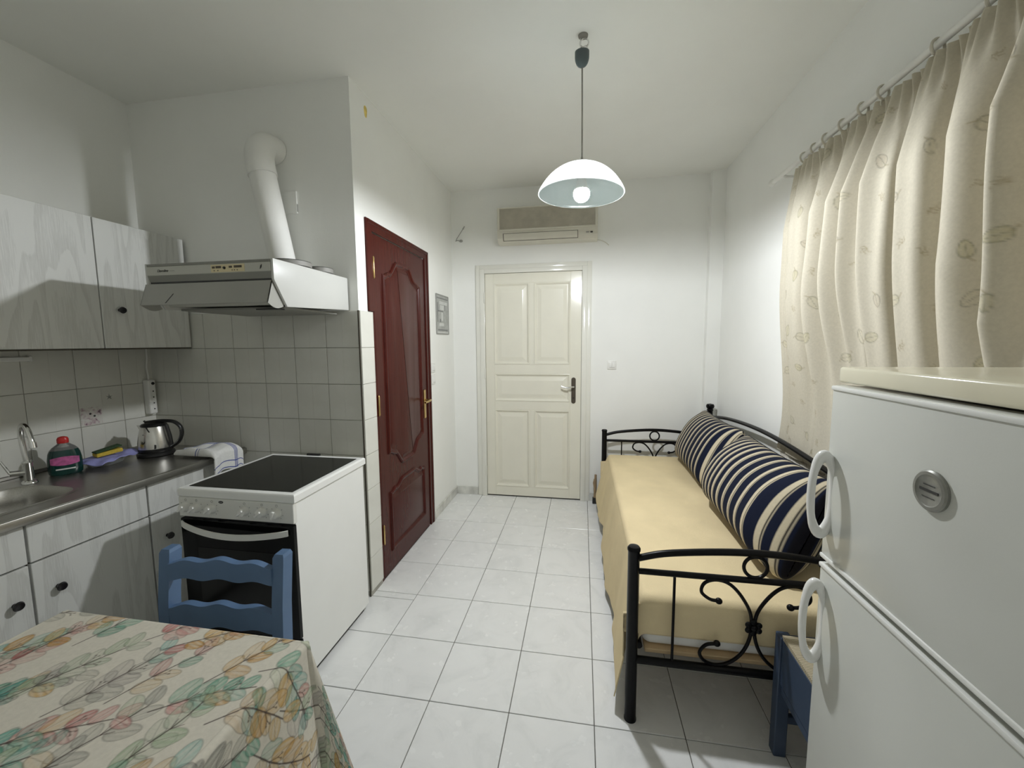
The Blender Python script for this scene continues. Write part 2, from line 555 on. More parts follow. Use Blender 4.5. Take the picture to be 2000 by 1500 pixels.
def text_mesh(name, body, size, mat, parent, matrix, shear=0.0, depth=0.0004):
    cu = bpy.data.curves.new(name, 'FONT')
    cu.body = body; cu.size = size; cu.shear = shear; cu.extrude = depth; cu.align_x = 'LEFT'
    tmp = bpy.data.objects.new(name + '_tmp', cu)
    col.objects.link(tmp)
    dg = bpy.context.evaluated_depsgraph_get()
    me = bpy.data.meshes.new_from_object(tmp.evaluated_get(dg))
    bpy.data.objects.remove(tmp)
    me.transform(matrix)
    me.materials.clear()
    return link_mesh(name, me, mat, parent)

# ------------------------------------------------------------------ the room
XL, XP, XR = -2.62, -1.25, 1.06          # kitchen wall, partition wall, window wall
YK, YB, YN = 0.61, 2.25, -1.95           # tiled kitchen wall, end wall, wall behind the photographer
ZC = 2.81
W = 0.12

floor = struct('floor', box(XL - W, XR + W, YN - W, YB + W, -0.10, -0.004), 'grout', label='pale grey ceramic tiled floor')
struct('ceiling', box(XL - W, XR + W, YN - W, YB + W, ZC, ZC + W), 'ceiling', label='plain white painted ceiling')
wall_left = struct('wall_left', box(XL - W, XL, YN - W, YB + W, -0.1, ZC), 'wall', label='white kitchen wall behind the sink and cabinets')
wall_kitchen = struct('wall_kitchen', box(XL, XP - W, YK, YK + W, -0.1, ZC), 'wall', label='white kitchen wall with tiled lower half behind the cooker')
DY0, DY1, DZ1 = 0.765, 1.545, 2.085      # brown door opening
wall_partition = struct('wall_partition', prism(bmesh.new(), [(YK, -0.1), (DY0, -0.1), (DY0, DZ1), (DY1, DZ1), (DY1, -0.1), (YB, -0.1), (YB, ZC), (YK, ZC)], 'YZ', XP - W, XP), 'wall', label='white partition wall with the brown door')
WX0, WX1, WZ1 = -0.945, -0.062, 2.082    # cream door opening
wall_back = struct('wall_back', prism(bmesh.new(), [(XP - W, -0.1), (WX0, -0.1), (WX0, WZ1), (WX1, WZ1), (WX1, -0.1), (XR, -0.1), (XR, ZC), (XP - W, ZC)], 'XZ', YB, YB + W), 'wall', label='white end wall with the cream door')
struct('wall_right', box(XR, XR + W, YN - W, YB + W, -0.1, ZC), 'wall', label='white wall behind the curtain and the daybed')
struct('wall_rear', box(XL, XR, YN - W, YN, -0.1, ZC), 'wall', label='white wall behind the photographer')
struct('trim_1', box(0.955, XR, 2.185, YB, -0.002, ZC), 'wall', label='boxed-in white pipe chase in the far corner')

# floor tiles, each a part of the floor
G = 0.33
def tile_mesh(w, d, h, r):
    bm = box(-w / 2, w / 2, -d / 2, d / 2, -h, 0, r, 1)
    bmesh.ops.recalc_face_normals(bm, faces=bm.faces[:])
    me = bpy.data.meshes.new('tile'); bm.to_mesh(me); bm.free()
    return me
tile_cache = {}
def floor_tile(x0, x1, y0, y1):
    w, d = round(x1 - x0 - 0.0035, 4), round(y1 - y0 - 0.0035, 4)
    if w < 0.012 or d < 0.012:
        return
    k = (w, d)
    if k not in tile_cache:
        me = tile_mesh(w, d, 0.008, 0.0012); me.materials.append(MT['ftile']); tile_cache[k] = me
    inst('tile', tile_cache[k], floor, ((x0 + x1) / 2, (y0 + y1) / 2, 0))
for i in range(-8, 4):
    for j in range(-8, 7):
        x0, x1 = max(i * G, XL), min((i + 1) * G, XR)
        y0, y1 = max(j * G, YN), min((j + 1) * G, YB)
        if x1 <= x0 or y1 <= y0:
            continue
        if y0 >= YK and x1 <= XP:
            continue
        if x0 < XP and y1 > YK:               # tile cut by the partition
            if x1 > XP:
                floor_tile(XP, x1, max(y0, YK), y1)
                if y0 < YK:
                    floor_tile(x0, x1, y0, YK)
            elif y0 < YK:
                floor_tile(x0, x1, y0, YK)
            continue
        floor_tile(x0, x1, y0, y1)

# wall tiles: 20 cm, each pressed with a faint cross so that it reads as four
wt_cache = {}
def wall_tile(parent, plane, u0, u1, z0, z1, face, sgn):
    """plane 'Y' = tile on a wall facing -y (u = x), 'X' = on a wall facing +x (u = y)"""
    w, h = round(u1 - u0 - 0.0022, 4), round(z1 - z0 - 0.0022, 4)
    if w < 0.015 or h < 0.015:
        return
    k = (w, h, plane)
    if k not in wt_cache:
        bm = bmesh.new()
        t = 0.007
        def B(ua, ub, za, zb, ta, tb, r):
            if plane == 'Y':
                bx(bm, ua, ub, -tb, -ta, za, zb, r, 1)
            else:
                bx(bm, ta, tb, ua, ub, za, zb, r, 1)
        B(-w / 2, w / 2, -h / 2, h / 2, 0, t, 0.001)
        if w > 0.15 and h > 0.15:
            for su in (-1, 1):
                for sz in (-1, 1):
                    B(*sorted((su * 0.0012, su * (w / 2 - 0.0022))), *sorted((sz * 0.0012, sz * (h / 2 - 0.0022))), t - 0.0005, t + 0.0006, 0)
        bmesh.ops.recalc_face_normals(bm, faces=bm.faces[:])
        me = bpy.data.meshes.new('tile'); bm.to_mesh(me); bm.free()
        me.materials.append(MT['wtile']); wt_cache[k] = me
    c = ((u0 + u1) / 2, face, (z0 + z1) / 2) if plane == 'Y' else (face, (u0 + u1) / 2, (z0 + z1) / 2)
    inst('tile', wt_cache[k], parent, c)
obj('grout_bed', box(XL, XP, YK - 0.004, YK, 0, 1.63), 'wgrout', wall_kitchen)
zs = [0.03, 0.23, 0.43, 0.63, 0.83, 1.03, 1.23, 1.43, 1.63]
xs = [XP, -1.445, -1.642, -1.838, -2.032, -2.224, -2.42, XL]
for a in range(len(xs) - 1):
    for b in range(len(zs) - 1):
        if zs[b + 1] < 0.8 and a > 2:
            continue                         # hidden behind the cabinets
        wall_tile(wall_kitchen, 'Y', xs[a + 1], xs[a], zs[b], zs[b + 1], YK - 0.003, 1)
obj('grout_bed', box(XL, XL + 0.004, -0.99, YK, 0.80, 1.63), 'wgrout', wall_left)
ys = [0.605, 0.43, 0.223, 0.022, -0.18, -0.382, -0.584, -0.786, -0.988]
for a in range(len(ys) - 1):
    for b in range(4, 8):
        wall_tile(wall_left, 'X', ys[a + 1], ys[a], zs[b], zs[b + 1], XL + 0.003, 1)
TS = 0.738
obj('grout_bed', box(XP, XP + 0.008, YK - 0.010, TS, 0, 1.63), 'wgrout', wall_partition)
for b in range(len(zs) - 1):
    wall_tile(wall_partition, 'X', YK - 0.010, TS, zs[b], zs[b + 1], XP + 0.007, 1)
obj('corner_strip', box(XP + 0.0005, XP + 0.0065, YK - 0.0135, YK - 0.0095, 0.0, 1.63), 'gap', wall_partition)
# printed decor on two of the kitchen tiles
obj('floral_print', box(XL + 0.0105, XL + 0.0112, 0.226, 0.322, 1.034, 1.128), 'decor', wall_left)
for (y_, z_, r_) in ((0.268, 1.094, 0.0055), (0.286, 1.080, 0.0055)):
    bm = bmesh.new(); lathe(bm, [(0, 0), (r_, 0), (r_, 0.0006), (0, 0.0006)], (XL + 0.0110, y_, z_), 10, (1, 0, 0))
    obj('berry_print', bm, 'darkmark', wall_left)
bm = bmesh.new()
for k in range(5):
    a = k * 2 * PI / 5 + 0.3
    prism(bm, [(0.363 + 0.004 * math.cos(a - 1.2), 1.172 + 0.004 * math.sin(a - 1.2)), (0.363 + 0.017 * math.cos(a), 1.172 + 0.017 * math.sin(a)), (0.363 + 0.004 * math.cos(a + 1.2), 1.172 + 0.004 * math.sin(a + 1.2))], 'YZ', XL + 0.0105, XL + 0.0113)
obj('leaf_print', bm, 'greymark', wall_left)
# bare spot in the paint above the brown door
bm = bmesh.new()
prism(bm, [(0.770 + 0.016 * math.cos(a) * (1 + 0.15 * math.sin(3 * a)), 2.722 + 0.034 * math.sin(a) * (1 + 0.12 * math.cos(2 * a))) for a in [2 * PI * k / 18 for k in range(18)]], 'YZ', XP, XP + 0.0012)
obj('bare_spot', bm, 'yellowstain', wall_partition)

# skirting
struct('baseboard_left', box(XP, XP + 0.012, 1.618, YB, 0, 0.075, 0.002, 1), 'marble', label='grey marble skirting beside the brown door')
bb = struct('baseboard_back', box(XP + 0.012, -1.035, YB - 0.012, YB, 0, 0.075, 0.002, 1), 'marble', label='grey marble skirting beside the cream door')
obj('skirting_piece', box(0.022, 0.955, YB - 0.012, YB, 0, 0.075, 0.002, 1), 'marble', bb)
struct('baseboard_right', box(XR - 0.012, XR, -1.0, 2.185, 0, 0.075, 0.002, 1), 'marble', label='grey marble skirting behind the daybed')

# ------------------------------------------------------------------ cream panelled door in the end wall
d1 = sgroup('door_1', 'cream five-panel door with dark handle plate in the end wall', (-0.505, YB, 0))
LF = YB - 0.012                              # front of stiles
LX0, LX1, LZ0, LZ1 = -0.938, -0.068, 0.012, 2.072
leaf = obj('leaf', box(LX0, LX1, LF + 0.022, LF + 0.045, LZ0, LZ1), 'cream', d1)
panels = [(-0.862, -0.542, 1.255, 1.985), (-0.497, -0.170, 1.255, 1.985), (-0.847, -0.165, 0.915, 1.168), (-0.842, -0.524, 0.100, 0.836), (-0.481, -0.163, 0.100, 0.836)]
panels = [(-0.857, -0.532, 1.255, 1.985), (-0.489, -0.166, 1.255, 1.985), (-0.857, -0.166, 0.915, 1.168), (-0.857, -0.532, 0.100, 0.832), (-0.489, -0.166, 0.100, 0.832)]
def member(name, x0, x1, z0, z1):
    obj(name, box(x0, x1, LF, LF + 0.023, z0, z1, 0.002, 1), 'cream', d1)
member('stile', LX0, -0.857, LZ0, LZ1); member('stile', -0.166, LX1, LZ0, LZ1)
member('rail', -0.857, -0.166, 1.985, LZ1); member('rail', -0.857, -0.166, 1.168, 1.255)
member('rail', -0.857, -0.166, 0.832, 0.915); member('rail', -0.857, -0.166, LZ0, 0.100)
member('mullion', -0.532, -0.489, 1.255, 1.985); member('mullion', -0.532, -0.489, 0.100, 0.832)
for (x0, x1, z0, z1) in panels:
    bm = bmesh.new()
    loops = []
    for d, h in ((0, -0.003), (0.006, -0.005), (0.013, 0.001), (0.022, 0.014), (0.032, 0.014), (0.060, 0.006), (0.064, 0.005)):
        y = LF + h
        loops.append([(x0 + d, y, z0 + d), (x1 - d, y, z0 + d), (x1 - d, y, z1 - d), (x0 + d, y, z1 - d)])
    loops = [[(x0, LF + 0.02, z0), (x1, LF + 0.02, z0), (x1, LF + 0.02, z1), (x0, LF + 0.02, z1)]] + loops
    rings_fill(bm, loops)
    obj('panel', bm, 'cream', d1)
# casing: stepped moulding round the opening
def casing_piece(name, x0, x1, z0, z1, steps):
    bm = bmesh.new()
    for (a0, a1, b0, b1, p) in steps:
        bx(bm, a0, a1, YB - p, YB + 0.001, b0, b1, 0.003, 2)
    obj(name, bm, 'casing', d1, smooth=True)
casing_piece('casing', 0, 0, 0, 0, [(-1.024, -0.985, 0, 2.150, 0.020), (-0.986, -0.940, 0, 2.112, 0.028)])
casing_piece('casing', 0, 0, 0, 0, [(-0.023, 0.016, 0, 2.150, 0.020), (-0.066, -0.022, 0, 2.112, 0.028)])
casing_piece('casing', 0, 0, 0, 0, [(-0.985, -0.023, 2.112, 2.150, 0.020), (-0.940, -0.066, 2.074, 2.112, 0.028)])
for z in (1.86, 1.75, 1.17, 1.03, 0.25):
    bm = bmesh.new(); lathe(bm, [(0, 0), (0.005, 0.002), (0.006, 0.006), (0.006, 0.094), (0.005, 0.098), (0, 0.10)], (-0.941, YB - 0.032, z - 0.05), 10)
    if z != 1.75 and z != 1.03:
        obj('hinge', bm, 'casing', d1, smooth=True)
    else:
        bm.free()
bm = bmesh.new()
prism(bm, [(-0.134 + 0.0195 * math.cos(a), 1.118 + 0.0195 * math.sin(a)) for a in [PI * k / 10 for k in range(11)]] + [(-0.134 + 0.0195 * math.cos(a), 0.922 + 0.0195 * math.sin(a)) for a in [PI + PI * k / 10 for k in range(11)]], 'XZ', LF - 0.006, LF)
plate = obj('handle_plate', bm, 'bronze', d1)
bm = bmesh.new(); lathe(bm, [(0, 0), (0.0065, 0), (0.0065, 0.002), (0, 0.002)], (-0.134, LF - 0.0075, 0.953), 12, (0, 1, 0))
obj('keyhole', bm, 'black', plate)
bm = bmesh.new(); tube(bm, spline([(-0.134, LF - 0.004, 1.055), (-0.134, LF - 0.040, 1.055), (-0.150, LF - 0.052, 1.055), (-0.180, LF - 0.052, 1.050), (-0.215, LF - 0.052, 1.052), (-0.243, LF - 0.050, 1.062)], 6), 0.008, 10)
obj('lever', bm, 'chrome', plate, smooth=True)
bm = bmesh.new(); lathe(bm, [(0, 0), (0.006, 0), (0.006, 0.002), (0, 0.003)], (-0.272, LF + 0.008, 1.039), 10, (0, -1, 0))
obj('peg_hole', bm, 'bronze', d1)

# ------------------------------------------------------------------ brown door in the partition wall
d2 = sgroup('door_2', 'glossy mahogany door with curved raised panels in the partition wall', (XP, 1.155, 0))
FX = XP + 0.004                               # front of the leaf
obj('leaf', box(FX - 0.04, FX, 0.772, 1.538, 0.008, 2.078, 0.002, 1), 'mahogany', d2)
def brown_panel(poly):
    bm = bmesh.new()
    loops = []
    for d, h in ((0, -0.001), (0.004, 0.008), (0.012, 0.013), (0.020, 0.011), (0.028, 0.002), (0.034, 0.000), (0.060, 0.006)):
        loops.append([(FX + h, p[0], p[1]) for p in offset_poly(poly, d)])
    rings_fill(bm, loops)
    obj('panel', bm, 'mahogany', d2, smooth=True, angle=25)
def ogee(y0, y1, za, zp, n=10):
    """right-to-left top outline: flat shoulder, quarter bends, raised middle"""
    w = y1 - y0
    pts = [(y1, za), (y1 - 0.05 * w, za), (y1 - 0.13 * w, za + 0.02 * (1 if zp > za else -1))]
    for k in range(n + 1):
        t = k / n
        s = 0.5 - 0.5 * math.cos(PI * t)
        pts.append((y1 - w * (0.15 + 0.2 * t), za + (zp - za) * (0.2 + 0.8 * s)))
    m = list(pts)
    return m + [(y0 + y1 - p[0], p[1]) for p in reversed(m)]
U = ogee(0.872, 1.440, 1.868, 1.972)
L_ = ogee(0.872, 1.440, 0.762, 0.650)
brown_panel(list(reversed(L_)) + U)
T_ = ogee(0.872, 1.440, 0.520, 0.566)
brown_panel([(0.872, 0.130), (1.440, 0.130)] + T_)
bm = bmesh.new(); bx(bm, XP - 0.001, XP + 0.012, 0.704, 0.766, 1.632, 2.146, 0.003, 1); bx(bm, XP - 0.001, XP + 0.006, 0.740, 0.766, 0, 1.64, 0.002, 1)
obj('casing', bm, 'mahogany', d2)
obj('casing', bx(box(XP - 0.001, XP + 0.012, 1.544, 1.614, 0, 2.146, 0.003, 1), XP, XP + 0.017, 1.588, 1.612, 0, 2.144, 0.003, 1), 'mahogany', d2)
obj('casing', bx(box(XP - 0.001, XP + 0.012, 0.766, 1.544, 2.084, 2.146, 0.003, 1), XP, XP + 0.017, 0.72, 1.60, 2.120, 2.144, 0.003, 1), 'mahogany', d2)
for z in (1.885, 1.085, 0.288):
    bm = bmesh.new(); lathe(bm, [(0, 0), (0.003, 0.003), (0.0065, 0.010), (0.0065, 0.120), (0.003, 0.127), (0, 0.13)], (FX + 0.008, 0.769, z - 0.065), 10)
    obj('hinge', bm, 'brass', d2, smooth=True)
hp = obj('handle_plate', box(FX, FX + 0.006, 1.470, 1.506, 0.880, 1.098, 0.002, 1), 'brass', d2)
bm = bmesh.new(); tube(bm, spline([(FX, 1.488, 1.020), (FX + 0.045, 1.488, 1.020), (FX + 0.055, 1.470, 1.020), (FX + 0.055, 1.42, 1.018), (FX + 0.052, 1.375, 1.016)], 6), 0.008, 10)
obj('lever', bm, 'brass', hp, smooth=True)

# ------------------------------------------------------------------ pendant lamp
LPX, LPY = -0.070, 0.545
def build_pendant():
    t = thing('pendant_lamp', 'lit pendant lamp with white opal glass dish shade on a long cord', 'lamp', (LPX, LPY, ZC))
    bm = bmesh.new(); lathe(bm, [(0, 0), (0.022, 0), (0.021, -0.006), (0.009, -0.014), (0, -0.014)], (LPX, LPY, ZC), 24)
    obj('ceiling_rose', bm, 'cord', t, smooth=True)
    bm = bmesh.new()
    tube(bm, arc((LPX + 0.005, ZC - 0.032), 0.019, 0, 2 * PI - 0.01, 18, 'XZ', LPY), 0.0035, 8)
    obj('hook', bm, 'chrome', t, smooth=True)
    bm = bmesh.new()
    tube(bm, [(LPX + 0.008, LPY, ZC - 0.045), (LPX + 0.013, LPY, ZC - 0.058), (LPX + 0.012, LPY, ZC - 0.072)], [0.006, 0.010, 0.004], 10)
    tube(bm, [(LPX - 0.010, LPY, ZC - 0.010), (LPX - 0.012, LPY, ZC - 0.060)], 0.003, 8)
    obj('swivel_clip', bm, 'chrome', t, smooth=True)
    # counter-pull housing: flat top, rounded belly
    zt, zb = ZC - 0.060, ZC - 0.136
    prof = []
    for k in range(13):
        f = k / 12
        z = zt + (zb - zt) * f
        r = 0.032 * (1.0 if f < 0.35 else math.sqrt(max(0.0, 1 - ((f - 0.35) / 0.65) ** 2.2)))
        prof.append((max(r, 0.0), z))
    prof = [(0, zt), (0.026, zt), (0.031, zt - 0.004)] + prof[1:-1] + [(0.004, zb), (0, zb)]
    bm = bmesh.new(); lathe(bm, [(r, z - zt) for r, z in prof], (LPX - 0.004, LPY, zt), 24, sy=0.62)
    obj('pulley_housing', bm, 'pulley', t, smooth=True)
    bm = bmesh.new(); tube(bm, [(LPX - 0.003, LPY, zb + 0.004), (LPX - 0.001, LPY, 2.50), (LPX, LPY, 2.28)], 0.0035, 8)
    obj('cord', bm, 'cord', t, smooth=True)
    bm = bmesh.new(); lathe(bm, [(0, 0.034), (0.004, 0.034), (0.006, 0.022), (0.018, 0.010), (0.026, -0.004), (0.026, -0.012), (0, -0.012)], (LPX, LPY, 2.262), 24)
    obj('cap', bm, 'cord', t, smooth=True)
    bm = bmesh.new(); lathe(bm, [(0, 0), (0.019, 0), (0.019, -0.045), (0, -0.045)], (LPX, LPY, 2.252), 20)
    obj('bulb_holder', bm, 'whiteplastic', t, smooth=True)
    # opal dish, 40 cm across
    R0, zt, zr = 0.197, 2.262, 2.135
    outer, inner = [], []
    for k in range(19):
        f = k / 18
        a = f * 1.02
        r = 0.018 + (R0 - 0.018) * (math.sin(a) / math.sin(1.02))
        z = zr + (zt - zr) * ((math.cos(a) - math.cos(1.02)) / (1 - math.cos(1.02)))
        outer.append((r, z)); inner.append((r - 0.0035, z - 0.0042))
    prof = outer + [(R0 + 0.001, zr - 0.004), (R0 - 0.004, zr - 0.005)] + inner[::-1]
    bm = bmesh.new(); lathe(bm, [(r, z - zr) for r, z in prof + [prof[0]]], (LPX, LPY, zr), 64)
    bmesh.ops.remove_doubles(bm, verts=bm.verts[:], dist=1e-5)
    bmesh.ops.rotate(bm, verts=bm.verts[:], cent=(LPX, LPY, 2.25), matrix=Matrix.Rotation(0.03, 3, 'Y'))   # hangs a little askew
    obj('shade', bm, 'opal', t, smooth=True, angle=60)
    bm = bmesh.new()
    RB = 0.037
    lathe(bm, [(0, -RB)] + [(RB * math.sin(a), -RB * math.cos(a)) for a in [0.2 * k for k in range(1, 11)]], (LPX, LPY, 2.132), 28)
    obj('bulb', bm, 'bulb', t, smooth=True)
    bm = bmesh.new()
    lathe(bm, [(RB * math.sin(2.0) - 0.0005, -RB * math.cos(2.0)), (0.030, 0.028), (0.020, 0.060), (0.017, 0.080), (0, 0.080)], (LPX, LPY, 2.132), 28)
    obj('bulb_neck', bm, 'whiteplastic', t, smooth=True)
build_pendant()

# ------------------------------------------------------------------ kitchen base units and worktop
XF = -2.020                                  # face of the cabinet fronts
def knob(parent, x, y, z):
    bm = bmesh.new(); lathe(bm, [(0, 0), (0.008, 0), (0.007, 0.008), (0.013, 0.013), (0.0165, 0.020), (0.013, 0.027), (0, 0.029)], (x, y, z), 16, (1, 0, 0))
    return obj('knob', bm, 'knob', parent, smooth=True)
def base_unit(y0, y1, ky, label):
    t = thing('base_cabinet', label, 'cabinet', (-2.32, (y0 + y1) / 2, 0), group='kitchen base cabinets')
    obj('body', bx(box(XL + 0.012, XF - 0.024, y0, y1, 0.09, 0.685), XF - 0.040, XF - 0.024, y0, y1, 0.685, 0.815), 'gap', t)
    obj('plinth', box(XL + 0.012, XF - 0.07, y0, y1, 0.0, 0.09), 'gap', t)
    obj('drawer_front', box(XF - 0.022, XF, y0 + 0.003, y1 - 0.003, 0.669, 0.812, 0.0015, 1), 'laminate', t)
    d = obj('door', box(XF - 0.022, XF, y0 + 0.003, y1 - 0.003, 0.095, 0.662, 0.0015, 1), 'laminate', t)
    knob(d, XF, ky, 0.541)
base_unit(-0.80, -0.361, -0.412, 'pale grain base cabinet at the left picture edge below the sink')
base_unit(-0.359, 0.055, -0.290, 'pale grain base cabinet below the dish soap bottle')
base_unit(0.057, 0.592, 0.127, 'pale grain base cabinet under the kettle beside the cooker')

wt = thing('sink_worktop', 'long stainless steel worktop with an inset sink bowl', 'worktop', (-2.31, -0.1, 0.82))
def sink_top():
    bm = bmesh.new()
    x0, x1, y0, y1, zt = XL + 0.010, -2.002, -0.80, 0.598, 0.850
    cx, cy, hx, hy = -2.285, -0.335, 0.168, 0.228
    angs = sorted([2 * PI * k / 72 for k in range(72)] + [math.atan2(yy - cy, xx - cx) % (2 * PI) for xx in (x0, x1) for yy in (y0, y1)])
    def sup(a, s=1.0, d=0.0):
        c, s_ = math.cos(a), math.sin(a)
        r = (abs(c / (hx + d)) ** 4 + abs(s_ / (hy + d)) ** 4) ** -0.25
        return (cx + r * c * s, cy + r * s_ * s)
    def rect(a):
        c, s_ = math.cos(a), math.sin(a)
        k = 1e9
        if c > 1e-9: k = min(k, (x1 - cx) / c)
        if c < -1e-9: k = min(k, (x0 - cx) / c)
        if s_ > 1e-9: k = min(k, (y1 - cy) / s_)
        if s_ < -1e-9: k = min(k, (y0 - cy) / s_)
        return (cx + k * c, cy + k * s_)
    loops = [[(*rect(a), 0.820) for a in angs], [(*rect(a), zt) for a in angs], [(*sup(a, 1, 0.018), zt) for a in angs], [(*sup(a, 1, 0.014), zt + 0.003) for a in angs], [(*sup(a, 1, 0.004), zt + 0.003) for a in angs]]
    rings_fill(bm, loops, cap_last=False)
    obj('top', bm, 'steel', wt, smooth=True, angle=30)
    bm = bmesh.new()
    loops = [[(*sup(a, 1, 0.004), zt + 0.003) for a in angs], [(*sup(a, 1, -0.002), zt - 0.004) for a in angs], [(*sup(a, 0.97), zt - 0.06) for a in angs], [(*sup(a, 0.93), zt - 0.125) for a in angs], [(*sup(a, 0.84), zt - 0.145) for a in angs], [(*sup(a, 0.15), zt - 0.150) for a in angs]]
    rings_fill(bm, loops)
    obj('bowl', bm, 'steel', wt, smooth=True, angle=50)
sink_top()
bm = bmesh.new()
bx(bm, -2.004, -1.992, -0.80, 0.598, 0.818, 0.852, 0.004, 2)
bx(bm, -2.016, -2.000, -0.80, 0.598, 0.8495, 0.8535, 0.0015, 1)
obj('front_lip', bm, 'steel', wt, smooth=True)
obj('back_upstand', box(XL + 0.010, XL + 0.020, -0.80, 0.598, 0.85, 0.868, 0.003, 1), 'steel', wt)

# tap
t = thing('kitchen_tap', 'chrome swan-neck tap behind the sink bowl', 'tap', (-2.47, -0.10, 0.85))
bm = bmesh.new(); lathe(bm, [(0, 0), (0.026, 0), (0.024, 0.008), (0.017, 0.014), (0.016, 0.085), (0.018, 0.092), (0.014, 0.10), (0, 0.102)], (-2.455, -0.085, 0.851), 20)
obj('base', bm, 'chrome', t, smooth=True)
bm = bmesh.new()
tube(bm, spline([(-2.455, -0.085, 0.94), (-2.46, -0.088, 1.00), (-2.462, -0.09, 1.06), (-2.452, -0.093, 1.098), (-2.430, -0.097, 1.113), (-2.405, -0.10, 1.095), (-2.385, -0.104, 1.055), (-2.378, -0.105, 1.030)], 6), 0.010, 12)
bm2 = bm; tube(bm2, [(-2.379, -0.105, 1.040), (-2.374, -0.106, 1.016)], 0.012, 12)
obj('spout', bm2, 'chrome', t, smooth=True)
bm = bmesh.new()
tube(bm, [(-2.455, -0.085, 0.90), (-2.475, -0.135, 0.905)], [0.013, 0.012], 12); tube(bm, [(-2.475, -0.132, 0.905), (-2.490, -0.150, 0.965)], [0.006, 0.004], 8)
obj('lever', bm, 'chrome', t, smooth=True)

# dish soap bottle: flattened body, wide side turned to the camera
def soap():
    cx, cy, z0 = -2.462, 0.050, 0.8505
    t = thing('dish_soap_bottle', 'green dish soap bottle with a red cap and pink label', 'bottle', (cx, cy, z0))
    a = math.atan2(0.85, 0.53)
    R = Matrix.Translation((cx, cy, z0)) @ Matrix.Rotation(a, 4, 'Z')
    def sec(prof, name, mat, par, smooth=True, front=None):
        bm = bmesh.new()
        loops = []
        for (w, d, z) in prof:
            lp = []
            for k in range(28):
                th = 2 * PI * k / 28
                c, s_ = math.cos(th), math.sin(th)
                r = (abs(c / w) ** 2.6 + abs(s_ / d) ** 2.6) ** (-1 / 2.6)
                lp.append(R @ Vector((r * c, r * s_, z)))
            loops.append(lp)
        rings_fill(bm, loops, True, True)
        return obj(name, bm, mat, par, smooth=smooth)
    sec([(0.050, 0.030, 0), (0.056, 0.034, 0.006), (0.058, 0.036, 0.03), (0.057, 0.035, 0.07), (0.053, 0.033, 0.10), (0.047, 0.030, 0.116)], 'body', 'greenliq', t)
    sec([(0.047, 0.030, 0.116), (0.038, 0.026, 0.128), (0.026, 0.021, 0.138), (0.018, 0.018, 0.146), (0.016, 0.016, 0.150)], 'shoulder', 'clear', t)
    cap = sec([(0.0185, 0.0185, 0.147), (0.020, 0.020, 0.149), (0.020, 0.020, 0.166), (0.016, 0.016, 0.174), (0.006, 0.006, 0.178)], 'cap', 'red', t)
    # label: curved patch hugging the front
    for (z0_, z1_, w_, nm, mt) in ((0.046, 0.088, 0.80, 'label', 'pink'), (0.026, 0.032, 0.55, 'label_line', 'noticelight')):
        bm = bmesh.new()
        nu, nv = 14, 4
        vs = []
        for i in range(nu + 1):
            row = []
            for j in range(nv + 1):
                u = -1 + 2 * i / nu
                z = z0_ + (z1_ - z0_) * j / nv
                w, d = 0.0585, 0.0365
                x = u * w * w_
                y = -d * (max(0, 1 - abs(x / w) ** 2.6)) ** (1 / 2.6) - 0.0006
                sh = 1 - 0.35 * u * u if nm == 'label' else 1
                zz = (z0_ + z1_) / 2 + (z - (z0_ + z1_) / 2) * sh
                row.append(bm.verts.new(R @ Vector((x, y, zz))))
            vs.append(row)
        for i in range(nu):
            for j in range(nv):
                bm.faces.new((vs[i][j], vs[i + 1][j], vs[i + 1][j + 1], vs[i][j + 1]))
        obj(nm, bm, mt, t, smooth=True)
soap()

